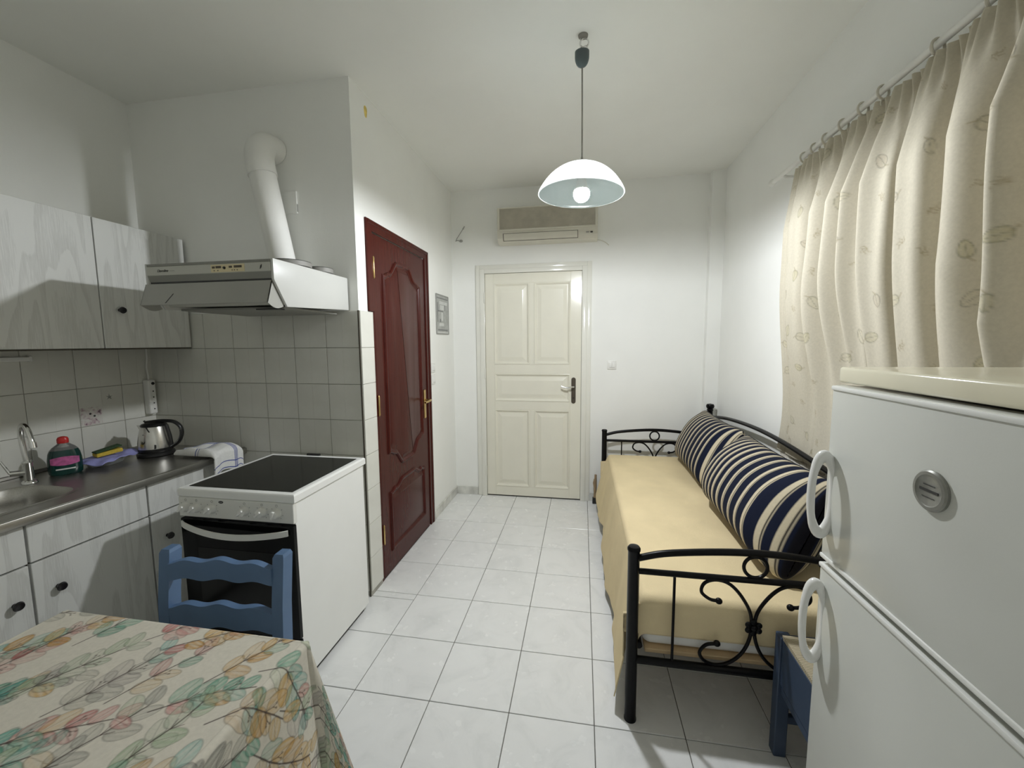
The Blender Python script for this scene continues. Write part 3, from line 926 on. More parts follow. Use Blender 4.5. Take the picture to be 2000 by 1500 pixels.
# clear tub with lavender cloth and sponge
def tub():
    cx, cy, z0 = -2.455, 0.205, 0.8505
    t = thing('plastic_tub', 'low clear plastic tub under the lavender cloth', 'tub', (cx, cy, z0))
    bm = bmesh.new()
    lathe(bm, [(0, 0.002), (0.055, 0.002), (0.064, 0.012), (0.070, 0.030), (0.073, 0.030), (0.068, 0.010), (0.058, 0), (0, 0)], (cx, cy, z0), 32, sx=0.95, sy=1.15)
    obj('dish', bm, 'clear', t, smooth=True)
    # cloth: square sheet lying over the tub, corners hanging
    n = 40
    P = np.zeros((n, n, 3))
    for i in range(n):
        for j in range(n):
            u, v = (i / (n - 1) - 0.5) * 2, (j / (n - 1) - 0.5) * 2
            x, y = u * 0.080, v * 0.112
            rr = math.sqrt((x / 0.070) ** 2 + (y / 0.082) ** 2)
            h = 0.0360 + 0.003 * math.sin(7 * u + 2 * v) * math.cos(5 * v)
            if rr > 0.95:
                h -= 0.30 * (rr - 0.95) * 0.075 + 0.010 * (rr - 0.95) * math.sin(9 * math.atan2(y, x))
            if v > 0.6:
                h += 0.020 * (v - 0.6) / 0.4
            ca, sa = math.cos(0.25), math.sin(0.25)
            P[i, j] = (cx + 0.005 + x * ca - y * sa, cy + x * sa + y * ca, z0 + max(h, 0.006))
    o = grid_mesh('dish_cloth', P, 'lavender')
    s = o.modifiers.new('thick', 'SOLIDIFY'); s.thickness = 0.003; s.offset = 1
    tag(o, 'lavender blue dish cloth spread over the plastic tub', 'cloth')
    sp = thing('sponge', 'yellow sponge with dark green scouring top lying on the lavender cloth', 'sponge', (cx + 0.004, cy + 0.015, z0 + 0.047))
    bm = box(-0.026, 0.026, -0.052, 0.052, 0, 0.020, 0.005, 2); bmesh.ops.rotate(bm, verts=bm.verts[:], matrix=Matrix.Rotation(-0.28, 3, 'Z') @ Matrix.Rotation(0.10, 3, 'X'))
    obj('foam', bm, 'yellow', sp, local=True)
    bm = box(-0.0265, 0.0265, -0.0525, 0.0525, 0.0195, 0.027, 0.003, 1)
    for v in bm.verts:
        v.co.z += 0.010 * max(0, v.co.y / 0.05) ** 2
    bmesh.ops.rotate(bm, verts=bm.verts[:], matrix=Matrix.Rotation(-0.28, 3, 'Z') @ Matrix.Rotation(0.10, 3, 'X'))
    obj('scouring_pad', bm, 'scour', sp, local=True)
tub()

# electric kettle
def kettle():
    cx, cy, z0 = -2.375, 0.395, 0.8505
    t = thing('electric_kettle', 'brushed steel electric kettle with black base and handle', 'kettle', (cx, cy, z0))
    bm = bmesh.new(); lathe(bm, [(0, 0), (0.078, 0), (0.083, 0.004), (0.082, 0.016), (0.076, 0.022), (0, 0.022)], (cx, cy, z0), 36)
    obj('power_base', bm, 'black', t, smooth=True)
    bm = bmesh.new(); lathe(bm, [(0, 0.022), (0.074, 0.022), (0.077, 0.030), (0.077, 0.042), (0.076, 0.043)], (cx, cy, z0), 36)
    obj('foot_ring', bm, 'black', t, smooth=True)
    bm = bmesh.new(); lathe(bm, [(0.076, 0.043), (0.074, 0.075), (0.068, 0.115), (0.060, 0.150), (0.056, 0.163), (0.050, 0.166)], (cx, cy, z0), 40)
    body = obj('body', bm, 'brushed', t, smooth=True)
    bm = bmesh.new(); lathe(bm, [(0.057, 0.160), (0.058, 0.166), (0.052, 0.174), (0.030, 0.181), (0, 0.183)], (cx, cy, z0), 32)
    lid = obj('lid', bm, 'black', t, smooth=True)
    hd = Vector((0.93, 0.36, 0)).normalized()        # handle side
    def pt(r, z):
        return Vector((cx, cy, z0)) + hd * r + Vector((0, 0, z))
    bm = bmesh.new()
    path = spline([pt(-0.035, 0.180), pt(0.02, 0.186), pt(0.060, 0.186), pt(0.100, 0.178), pt(0.128, 0.148), pt(0.130, 0.105), pt(0.112, 0.066), pt(0.078, 0.040)], 6)
    side = Vector((-hd.y, hd.x, 0))
    loops = []
    for i, p in enumerate(path):
        tg = (path[min(i + 1, len(path) - 1)] - path[max(i - 1, 0)]).normalized()
        nn = side.cross(tg).normalized()
        loops.append([p + side * (0.014 * math.cos(a)) + nn * (0.009 * math.sin(a)) for a in [2 * PI * k / 12 for k in range(12)]])
    rings_fill(bm, loops, True, True)
    obj('handle', bm, 'black', t, smooth=True)
    bm = bmesh.new(); tube(bm, [pt(0.058, 0.165), pt(0.070, 0.105), pt(0.078, 0.040)], [0.010, 0.011, 0.010], 10)
    obj('handle_mount', bm, 'black', t, smooth=True)
    bm = bmesh.new(); tube(bm, [pt(-0.036, 0.176), pt(-0.045, 0.190)], 0.005, 8)
    obj('lid_catch', bm, 'black', lid, smooth=True)
    # spout lip opposite the handle
    bm = bmesh.new()
    prism(bm, [(-0.020, -0.050), (0.020, -0.050), (0.0, -0.082)], 'XY', 0.128, 0.166)
    q = Matrix.Rotation(math.atan2(-hd.y, -hd.x) + PI / 2, 4, 'Z')
    for v in bm.verts:
        k = (v.co.z - 0.128) / 0.038
        if v.co.y < -0.06:
            v.co.y = -0.066 - 0.016 * k
        v.co = q @ v.co + Vector((cx, cy, z0))
    obj('spout', bm, 'brushed', body, smooth=True)
    # dark strap and oval water gauge on the side that faces the room
    fd = Vector((0.42, -0.91, 0)).normalized(); fs = Vector((-fd.y, fd.x, 0))
    def surf(u, z):
        a = u / 0.07
        r = 0.0762 - (0.0762 - 0.0565) * max(0, (z - 0.043)) / 0.12
        return Vector((cx, cy, z0)) + (fd * math.cos(a) + fs * math.sin(a)) * (r + 0.0012) + Vector((0, 0, z))
    for nm, mt, k, off in (('gauge_frame', 'brushed', 1.0, 0.001), ('water_gauge', 'darkmark', 0.74, 0.002)):
        bm = bmesh.new()
        c = bm.verts.new(surf(-0.022, 0.098) + fd * off)
        rg = [bm.verts.new(surf(-0.022 + 0.020 * k * math.cos(a), 0.098 + 0.036 * k * math.sin(a)) + fd * off) for a in [2 * PI * i / 24 for i in range(24)]]
        for i in range(24):
            bm.faces.new((c, rg[i], rg[(i + 1) % 24]))
        obj(nm, bm, mt, body, smooth=True)
    bm = bmesh.new()
    vs = []
    for i in range(15):
        z = 0.045 + 0.118 * i / 14
        u = 0.030 - 0.040 * ((i / 14) ** 1.2) + 0.012 * math.sin(PI * i / 14)
        vs.append((bm.verts.new(surf(u - 0.004, z) + fd * 0.001), bm.verts.new(surf(u + 0.004, z) + fd * 0.001)))
    for a, b in zip(vs[:-1], vs[1:]):
        bm.faces.new((a[0], a[1], b[1], b[0]))
    obj('body_seam', bm, 'black', body, smooth=True)
kettle()

# checked towel: folded on the worktop, its end hanging over the front lip
def towel():
    def paint(S, T):
        C = np.ones(S.shape + (3,)) * np.array((0.80, 0.80, 0.78))
        for c0, w in ((0.14, 0.0022), (0.155, 0.0022), (0.335, 0.0022), (0.37, 0.0022), (0.41, 0.0022)):
            C[np.abs(S - c0) < w] = (0.06, 0.09, 0.33)
        for c0, w in ((0.128, 0.0025), (0.138, 0.0022), (0.148, 0.0022), (0.156, 0.0025)):
            C[np.abs(T - c0) < w] = (0.06, 0.09, 0.36)
        return C
    nu, nv = 240, 110
    s = np.linspace(0, 0.38, nu)[:, None] * np.ones((1, nv)); tt = np.ones((nu, 1)) * np.linspace(0, 0.19, nv)[None, :]
    # path in section: from the back of the worktop towards the front lip and down
    P = np.zeros((nu, nv, 3))
    X0, Y0 = -2.215, 0.335
    for i in range(nu):
        for j in range(nv):
            S, T = s[i, j], tt[i, j]
            top = 0.235
            hgt = 0.020 + 0.016 * math.exp(-((S - 0.10) / 0.04) ** 2) + 0.018 * math.exp(-((S - 0.19) / 0.05) ** 2) + 0.006 * math.sin(T * 45 + S * 12)
            edge = min(T, 0.19 - T, S + 0.002)
            hgt *= min(1, (max(edge, 0) / 0.016)) ** 0.5
            wid = 0.32 + 0.68 * min(1, max(0, (S - 0.02) / 0.12))
            y = Y0 + 0.02 - 0.03 * S + (T * wid)
            if S < top:
                P[i, j] = (X0 + S, y, 0.864 + hgt)
            else:
                q = S - top
                a = min(q / 0.035, PI / 2 * 1.0)
                r = 0.022
                x = X0 + top + r * math.sin(a)
                z = 0.864 + hgt - r * (1 - math.cos(a)) - max(0, q - 0.055)
                P[i, j] = (x + 0.008 * math.sin(T * 60 + 1) * min(1, q / 0.05), y, z)
    o = grid_mesh('dish_towel', P, 'towelprint', None, paint(s, tt))
    m = o.modifiers.new('thick', 'SOLIDIFY'); m.thickness = 0.010; m.offset = -1
    tag(o, 'white tea towel with blue checks hanging over the worktop edge', 'towel')
towel()

# power strip in the corner
t = thing('power_strip', 'white power strip fixed upright in the kitchen corner', 'power strip', (-2.585, 0.555, 1.04))
bm = box(XL + 0.011, XL + 0.053, 0.538, 0.582, 1.045, 1.248, 0.008, 3)
obj('body', bm, 'whiteplastic', t, smooth=True)
for k in range(4):
    bm = bmesh.new(); lathe(bm, [(0, 0), (0.004, 0), (0.004, 0.001), (0, 0.001)], (XL + 0.0535, 0.562, 1.075 + 0.035 * k), 8, (1, 0, 0))
    obj('socket_hole', bm, 'darkmark', t)
bm = bmesh.new(); lathe(bm, [(0, 0), (0.009, 0), (0.008, 0.004), (0, 0.006)], (XL + 0.053, 0.564, 1.226), 12, (1, 0, 0))
obj('switch', bm, 'black', t, smooth=True)
bm = bmesh.new(); tube(bm, spline([(XL + 0.03, 0.560, 1.246), (XL + 0.030, 0.560, 1.275), (XL + 0.018, 0.565, 1.32), (XL + 0.014, 0.575, 1.38), (XL + 0.014, 0.575, 1.434)], 6), 0.0045, 8)
obj('cable', bm, 'whiteplastic', t, smooth=True)
# slim rail under the wall cabinet
t = thing('wall_rail', 'slim pale plastic rail on the tiles under the wall cabinet', 'rail', (XL + 0.02, -0.25, 1.39))
obj('bar', box(XL + 0.011, XL + 0.030, -0.60, 0.048, 1.381, 1.402, 0.004, 2), 'whiteplastic', t)
obj('end_cap', box(XL + 0.011, XL + 0.033, 0.044, 0.056, 1.378, 1.406, 0.003, 1), 'panelgrey', t)

# ------------------------------------------------------------------ wall cabinet
t = thing('wall_cabinet', 'pale grain wall cabinet with two doors hung above the tiles', 'cabinet', (-2.46, 0.15, 1.435))
XU = -2.300
obj('body', box(XL + 0.011, XU - 0.021, -0.295, 0.588, 1.436, 2.046), 'carcase', t)
da = obj('door', box(XU - 0.019, XU, -0.293, 0.147, 1.438, 2.044, 0.0015, 1), 'laminate', t)
db = obj('door', box(XU - 0.019, XU, 0.152, 0.586, 1.438, 2.044, 0.0015, 1), 'laminate', t)
knob(da, XU, -0.225, 1.623); knob(db, XU, 0.228, 1.623)
obj('door_gap', box(XU - 0.022, XU - 0.0195, 0.140, 0.160, 1.437, 2.045), 'gap', t)
obj('bottom_edge', box(XL + 0.02, XU - 0.002, -0.295, 0.588, 1.432, 1.4365), 'gap', t)

# ------------------------------------------------------------------ range hood with duct
t = thing('range_hood', 'white range hood with a smoked visor above the cooker', 'range hood', (-1.62, 0.60, 1.61))
HX0, HX1 = -1.925, -1.300
YW = YK - 0.011
side_poly = [(0.063, 1.800), (0.063, 1.716), (0.132, 1.609), (YW, 1.631), (YW, 1.800)]
obj('body', prism(bmesh.new(), [(0.085, 1.778), (0.085, 1.716), (0.150, 1.622), (YW, 1.634), (YW, 1.778)], 'YZ', HX0 + 0.01, HX1 - 0.01), 'hoodgrey', t)
def side_panel(xa, xb):
    bm = prism(bmesh.new(), side_poly, 'YZ', xa, xb)
    bmesh.ops.bevel(bm, geom=bm.edges[:], offset=0.003, segments=2, affect='EDGES', profile=0.5)
    obj('side_panel', bm, 'hoodwhite', t, smooth=True)
side_panel(HX1 - 0.012, HX1); side_panel(HX0, HX0 + 0.012)
obj('top_edge', box(HX0 + 0.012, HX1 - 0.012, 0.060, 0.100, 1.786, 1.797, 0.002, 1), 'hooddark', t)
fa = obj('fascia', box(HX0 + 0.012, HX1 - 0.012, 0.060, 0.090, 1.748, 1.786, 0.002, 1), 'hoodgrey', t)
obj('lower_strip', prism(bmesh.new(), [(0.062, 1.748), (0.072, 1.722), (0.10, 1.722), (0.10, 1.748)], 'YZ', HX0 + 0.012, HX1 - 0.012), 'hooddark', t)
obj('shadow_gap', box(HX0 + 0.014, HX1 - 0.014, 0.072, 0.10, 1.716, 1.722), 'black', t)
cp = obj('control_panel', box(-1.590, -1.430, 0.0585, 0.061, 1.751, 1.782), 'hoodyellow', fa)
bm = bmesh.new(); lathe(bm, [(0, 0), (0.006, 0), (0.005, 0.005), (0, 0.006)], (-1.524, 0.0590, 1.768), 14, (0, -1, 0))
obj('indicator', bm, 'black', fa, smooth=True)
for (a, b, z0, z1) in ((-1.583, -1.570, 1.767, 1.775), (-1.565, -1.540, 1.767, 1.776), (-1.502, -1.488, 1.767, 1.775), (-1.478, -1.442, 1.767, 1.776), (-1.575, -1.572, 1.756, 1.760), (-1.557, -1.554, 1.756, 1.760), (-1.489, -1.486, 1.756, 1.760), (-1.478, -1.475, 1.756, 1.760), (-1.465, -1.462, 1.756, 1.760)):
    obj('button', box(a, b, 0.0570, 0.0590, z0, z1), 'bronze', cp)
mtx = Matrix.Translation((-1.858, 0.0592, 1.762)) @ Matrix.Rotation(PI / 2, 4, 'X')
text_mesh('brand_lettering', 'Davoline', 0.0155, 'darkmark', fa, mtx, 0.35)
obj('brand_line', box(-1.795, -1.772, 0.0588, 0.0602, 1.7645, 1.7665), 'greymark', fa)
bm = bmesh.new(); prism(bm, [(-1.358, 1.758), (-1.351, 1.765), (-1.349, 1.776), (-1.356, 1.770)], 'XZ', 0.0582, 0.0602)
obj('emblem', bm, 'darkmark', fa)
# visor: front flap with rounded side wings
vx0, vx1 = HX0 - 0.004, HX1 - 0.013
vis = obj('visor', prism(bmesh.new(), [(0.064, 1.713), (0.034, 1.622), (0.0375, 1.620), (0.069, 1.712)], 'YZ', vx0, vx1), 'visor', t)
for xa, xb in ((vx1 - 0.003, vx1), (vx0, vx0 + 0.003)):
    poly = [(0.064, 1.713), (0.034, 1.622)] + [(0.034 + 0.092 * k / 8, 1.622 - 0.016 * math.sin(PI * k / 8) - 0.010 * k / 8) for k in range(1, 9)]
    obj('visor_wing', prism(bmesh.new(), poly, 'YZ', xa, xb), 'visor', vis)
bm = bmesh.new(); prism(bm, [(-1.805, 1.628), (-1.801, 1.628), (-1.772, 1.668), (-1.775, 1.669)], 'XZ', 0.0350, 0.0362)
for v in bm.verts:
    v.co.y += (v.co.z - 1.622) * 0.33 - 0.002
obj('visor_scratch', bm, 'darkmark', vis)
obj('filter', box(-1.88, -1.345, 0.170, 0.56, 1.606, 1.616, 0.002, 1), 'hooddark', t)
obj('filter_latch', box(-1.47, -1.36, 0.150, 0.19, 1.602, 1.607), 'black', t)

# duct
t = thing('vent_duct', 'white round vent duct rising from the hood into the wall', 'duct', (-1.583, 0.500, 1.778))
A, B = V(-1.583, 0.500, 1.779), V(-1.686, 0.494, 2.335)
bm = bmesh.new(); tube(bm, [A, A.lerp(B, 0.5), B], 0.0625, 32)
obj('pipe', bm, 'ductwhite', t, smooth=True, angle=60)
bm = bmesh.new()
tube(bm, spline([A.lerp(B, 0.97), B + V(-0.006, 0, 0.045), V(-1.696, 0.500, 2.425), V(-1.696, 0.522, 2.462), V(-1.694, 0.560, 2.478), V(-1.692, YK - 0.001, 2.480)], 8), 0.067, 32)
obj('elbow', bm, 'ductwhite', t, smooth=True, angle=60)
bm = bmesh.new(); tube(bm, [A.lerp(B, 0.955), A.lerp(B, 0.985)], 0.0682, 32)
obj('joint_band', bm, 'ductwhite', t, smooth=True)
# old socket cover on the wall beside the duct
t = thing('blank_cover', 'painted-over blank cover plate on the wall beside the duct', 'cover plate', (-1.613, YK, 2.21))
obj('plate', box(-1.660, -1.578, YK - 0.008, YK, 2.152, 2.268, 0.002, 1), 'wall', t)
obj('edge_crack', box(-1.578, -1.5765, YK - 0.007, YK, 2.160, 2.200), 'greymark', t)

# metal ashtrays stacked in two pairs on the hood
def ashtray(x, y, z, r, label):
    t = thing('metal_ashtray', label, 'ashtray', (x, y, z), group='metal ashtrays on the hood')
    bm = bmesh.new(); lathe(bm, [(0, 0), (r * 0.93, 0), (r, 0.004), (r, 0.024), (r * 0.94, 0.026), (r * 0.92, 0.010), (0, 0.008)], (x, y, z), 32)
    obj('dish', bm, 'mudguard', t, smooth=True)
    bm = bmesh.new(); tube(bm, arc((x, y), r * 0.975, 0, 2 * PI * 31 / 32, 31, 'XY', z + 0.0255), 0.0018, 6, closed=True)
    obj('rim', bm, 'darkmark', t, smooth=True)
for (x, y, r, n) in ((-1.412, 0.305, 0.094, 'larger'), (-1.376, 0.478, 0.062, 'smaller')):
    ashtray(x, y, 1.7785, r, 'lower ashtray of the %s stack on the hood' % n)
    ashtray(x, y, 1.8055, r, 'upper ashtray of the %s stack on the hood' % n)

# ------------------------------------------------------------------ cooker
CX0, CX1, CY0, CY1 = -1.745, -1.192, -0.036, 0.510
t = thing('cooker', 'white free-standing electric cooker with black glass hob', 'cooker', ((CX0 + CX1) / 2, (CY0 + CY1) / 2, 0))
obj('body', box(CX0 + 0.006, CX1 - 0.010, CY0 + 0.012, CY1 - 0.008, 0.03, 0.812, 0.002, 1), 'enamel', t)
obj('plinth', box(CX0 + 0.03, CX1 - 0.03, CY0 + 0.05, CY1 - 0.03, 0.0, 0.03), 'black', t)
bm = bmesh.new()
loops = []
for d, z in ((0.004, 0.812), (0, 0.816), (0, 0.842), (0.003, 0.8475), (0.008, 0.850), (0.022, 0.850), (0.026, 0.8485)):
    loops.append([(CX0 + d, CY0 + d, z), (CX1 - d, CY0 + d, z), (CX1 - d, CY1 - d, z), (CX0 + d, CY1 - d, z)])
rings_fill(bm, loops, True, True)
obj('hob_frame', bm, 'enamel', t)
obj('hob_glass', box(CX0 + 0.028, CX1 - 0.030, CY0 + 0.030, CY1 - 0.034, 0.848, 0.8505), 'glassblack', t)
obj('rear_vent', box(-1.53, -1.455, CY1 - 0.012, CY1 + 0.004, 0.846, 0.860, 0.002, 1), 'black', t)
cpanel = obj('control_panel', box(CX0 + 0.004, CX1 - 0.006, CY0 - 0.002, CY0 + 0.02, 0.728, 0.812, 0.002, 1), 'panelgrey', t)
FY = CY0 - 0.002
for k, fx in enumerate((0.072, 0.168, 0.305, 0.585, 0.733, 0.855)):
    x = CX0 + (CX1 - CX0) * fx
    z = 0.770
    bm = bmesh.new(); lathe(bm, [(0, 0), (0.021, 0), (0.021, 0.004), (0.018, 0.008), (0.0165, 0.022), (0.013, 0.025), (0, 0.026)], (x, FY, z), 24, (0, -1, 0))
    kb = obj('knob', bm, 'whiteplastic', cpanel, smooth=True)
    bm = box(-0.0042, 0.0042, FY - 0.032, FY - 0.020, -0.0165, 0.0165, 0.002, 2)
    bmesh.ops.rotate(bm, verts=bm.verts[:], cent=(0, 0, 0), matrix=Matrix.Rotation(0.35 if k == 5 else 0.9, 3, 'Y'))
    bmesh.ops.translate(bm, verts=bm.verts[:], vec=(x, 0, z))
    obj('grip', bm, 'whiteplastic', kb, smooth=True)
    bm = bmesh.new(); tube(bm, arc((x, z + 0.0305), 0.0045, 0, 2 * PI * 13 / 14, 13, 'XZ', FY - 0.0002), 0.0008, 5, closed=True)
    obj('knob_mark', bm, 'greymark', cpanel)
    for a in (2.5, 0.6, -0.3, -0.9):
        bm = bmesh.new(); bx(bm, -0.0012, 0.0012, FY - 0.0006, FY, -0.0022, 0.0022)
        bmesh.ops.translate(bm, verts=bm.verts[:], vec=(x + 0.0275 * math.cos(a), 0, z + 0.0275 * math.sin(a)))
        obj('scale_mark', bm, 'greymark', cpanel)
xb = CX0 + (CX1 - CX0) * 0.385
bm = bmesh.new(); prism(bm, [(xb + 0.011 * math.cos(a), 0.800 + 0.0055 * math.sin(a)) for a in [2 * PI * k / 20 for k in range(20)]], 'XZ', FY - 0.0012, FY)
em = obj('emblem', bm, 'darkmark', cpanel)
bm = bmesh.new(); bx(bm, xb - 0.006, xb - 0.001, FY - 0.0016, FY - 0.001, 0.7985, 0.8015); bx(bm, xb + 0.001, xb + 0.006, FY - 0.0016, FY - 0.001, 0.7985, 0.8015)
obj('emblem_mark', bm, 'greymark', em)
bm = bmesh.new(); lathe(bm, [(0, 0), (0.004, 0), (0.003, 0.002), (0, 0.002)], (CX0 + (CX1 - CX0) * 0.673, FY, 0.757), 10, (0, -1, 0))
obj('indicator_lamp', bm, 'darkmark', cpanel)
door = obj('oven_door', box(CX0 + 0.012, CX1 - 0.006, CY0 - 0.008, CY0 + 0.014, 0.230, 0.722, 0.003, 1), 'ovenblack', t)
obj('door_window', box(CX0 + 0.09, CX1 - 0.09, CY0 - 0.0095, CY0 - 0.0075, 0.33, 0.60), 'glassblack', door)
obj('warming_drawer', box(CX0 + 0.012, CX1 - 0.006, CY0 - 0.006, CY0 + 0.014, 0.045, 0.224, 0.003, 1), 'ovenblack', t)
# bowed strap handle
bm = bmesh.new()
loops = []
n = 24
for k in range(n + 1):
    f = k / n
    x = CX0 + 0.026 + (CX1 - CX0 - 0.052) * f
    bow = math.sin(PI * f)
    y = CY0 - 0.012 - 0.038 * bow ** 0.7
    zc = 0.702 - 0.020 * bow - 0.008 * f
    loops.append([(x, y, zc - 0.0125), (x, y - 0.006, zc - 0.0115), (x, y - 0.006, zc + 0.0115), (x, y, zc + 0.0125)])
rings_fill(bm, loops, True, True)
obj('handle', bm, 'panelgrey', door, smooth=True, angle=30)

# ------------------------------------------------------------------ air conditioner on the end wall
def aircon():
    x0, x1, yf, z0, z1 = -0.788, 0.056, 2.085, 2.300, 2.598
    t = thing('air_conditioner', 'aged ivory split air conditioner above the cream door', 'air conditioner', ((x0 + x1) / 2, YB, z0))
    prof = [(YB, z0 + 0.012), (2.17, z0 + 0.002), (2.115, z0 + 0.010), (yf + 0.006, z0 + 0.040), (yf, z0 + 0.090), (yf, z1 - 0.02), (yf + 0.012, z1 - 0.004), (yf + 0.03, z1), (YB, z1)]
    bm = prism(bmesh.new(), prof, 'YZ', x0, x1)
    obj('body', bm, 'ac', t, smooth=True, angle=30)
    # grille: recessed mesh field behind a frame
    gx0, gx1, gz0, gz1 = x0 + 0.022, x1 - 0.022, z0 + 0.112, z1 - 0.018
    obj('grille_back', box(gx0, gx1, yf - 0.002, yf + 0.002, gz0, gz1), 'acgrill', t)
    bm = bmesh.new()
    n = 22
    for k in range(n):
        z = gz0 + (gz1 - gz0) * (k + 0.5) / n
        bx(bm, gx0, gx1, yf - 0.0045, yf - 0.001, z - 0.0018, z + 0.0018)
    o = obj('grille_slats', bm, 'acgrill', t); o['kind'] = 'stuff'
    bm = bmesh.new()
    bx(bm, x0 + 0.006, gx0, yf - 0.006, yf + 0.004, gz0 - 0.012, gz1 + 0.010, 0.003, 1); bx(bm, gx1, x1 - 0.006, yf - 0.006, yf + 0.004, gz0 - 0.012, gz1 + 0.010, 0.003, 1)
    bx(bm, gx0 - 0.002, gx1 + 0.002, yf - 0.006, yf + 0.004, gz1, gz1 + 0.010, 0.002, 1); bx(bm, gx0 - 0.002, gx1 + 0.002, yf - 0.008, yf + 0.004, gz0 - 0.016, gz0, 0.003, 1)
    obj('grille_frame', bm, 'ac', t)
    # outlet louvre on the slanted lower front
    def sl(x, f, d=0.0):
        z = z0 + 0.088 - 0.072 * f
        y = yf + 0.006 * (z0 + 0.09 - z) / 0.05 if z > z0 + 0.04 else yf + 0.006 + 0.024 * (z0 + 0.04 - z) / 0.03
        return (x, y - 0.0025 - d, z - d * 0.5)
    lx0, lx1 = x0 + 0.050, x1 - 0.160
    for nm, mt, a, b, f0, f1, d in (('outlet_gap', 'gap', lx0, lx1, 0.14, 0.96, 0.000), ('louvre', 'ac', lx0 + 0.006, lx1 - 0.004, 0.17, 0.90, 0.003)):
        bm = bmesh.new()
        fm = 48 / 72
        loop = lambda e: [Vector(sl(x_, f_, d)) + Vector((0, e, 0)) for x_, f_ in ((a, f0), (b, f0), (b, min(fm, f1)), (b, f1), (a, f1), (a, min(fm, f1)))]
        A = [bm.verts.new(p) for p in loop(0)]
        Bv = [bm.verts.new(p) for p in loop(0.004)]
        for q in ((0, 1, 2, 5), (5, 2, 3, 4)):
            bm.faces.new([A[i] for i in q]); bm.faces.new([Bv[i] for i in reversed(q)])
        for k in range(6):
            bm.faces.new((A[k], Bv[k], Bv[(k + 1) % 6], A[(k + 1) % 6]))
        obj(nm, bm, mt, t)
    for xa, xb_, mt in ((x1 - 0.095, x1 - 0.070, 'greymark'), (x1 - 0.060, x1 - 0.040, 'black')):
        bm = bmesh.new(); bx(bm, xa, xb_, yf - 0.004, yf + 0.004, z0 + 0.052, z0 + 0.062, 0.002, 1)
        obj('indicator', bm, mt, t)
    bm = bmesh.new(); tube(bm, spline([(x1 - 0.02, YB - 0.012, z0 + 0.030), (x1 + 0.03, YB - 0.006, z0 + 0.022), (x1 + 0.07, YB - 0.005, z0 + 0.004), (x1 + 0.100, YB - 0.005, z0 - 0.022)], 6), 0.003, 6)
    obj('cable', bm, 'ac', t, smooth=True)
aircon()

# stub of loose wires in the far corner
t = thing('wire_stub', 'loose cut wires sticking out of the end wall near the corner', 'wires', (-1.20, YB, 2.385))
bm = bmesh.new(); tube(bm, spline([(-1.205, YB, 2.380), (-1.195, YB - 0.02, 2.390), (-1.165, YB - 0.03, 2.425), (-1.125, YB - 0.03, 2.480)], 5), 0.003, 6)
obj('wire', bm, 'greymark', t, smooth=True)
bm = bmesh.new(); tube(bm, [(-1.132, YB - 0.03, 2.470), (-1.115, YB - 0.03, 2.496)], [0.006, 0.004], 8)
obj('connector', bm, 'greymark', t, smooth=True)
bm = bmesh.new(); tube(bm, spline([(-1.21, YB, 2.376), (-1.19, YB - 0.02, 2.378), (-1.165, YB - 0.025, 2.372)], 5), 0.003, 6)
obj('wire', bm, 'greymark', t, smooth=True)
bm = bmesh.new(); ball(bm, (-1.152, YB - 0.025, 2.370), 0.015, (1.1, 0.7, 0.8), 12, 8)
obj('lamp_holder', bm, 'greymark', t, smooth=True)

def switch(loc, plane, n, label, w=0.078, h=0.078):
    x, y, z = loc
    t = thing('light_switch', label, 'switch', loc)
    def B(u0, u1, z0, z1, d0, d1, r):
        return box(x + u0, x + u1, y - d1, y - d0, z + z0, z + z1, r, 2) if plane == 'Y' else box(x + d0, x + d1, y + u0, y + u1, z + z0, z + z1, r, 2)
    obj('plate', B(-w / 2, w / 2, -h / 2, h / 2, 0, 0.009, 0.003), 'whiteplastic', t, smooth=True)
    for k in range(n):
        a = -0.022 + 0.044 * k / n; b = -0.022 + 0.044 * (k + 1) / n
        obj('rocker', B(a + 0.0006, b - 0.0006, -0.022, 0.022, 0.008, 0.013, 0.002), 'enamel', t, smooth=True)
    obj('shadow_line', B(-0.024, 0.024, -0.0245, -0.0228, 0.0088, 0.0094, 0), 'greymark', t)
switch((0.199, YB, 1.250), 'Y', 2, 'white double light switch to the right of the cream door')
switch((XP, 1.690, 1.256), 'X', 1, 'upper white light switch beside the brown door', 0.07, 0.078)
switch((XP, 1.690, 1.160), 'X', 1, 'lower white light switch beside the brown door', 0.07, 0.078)

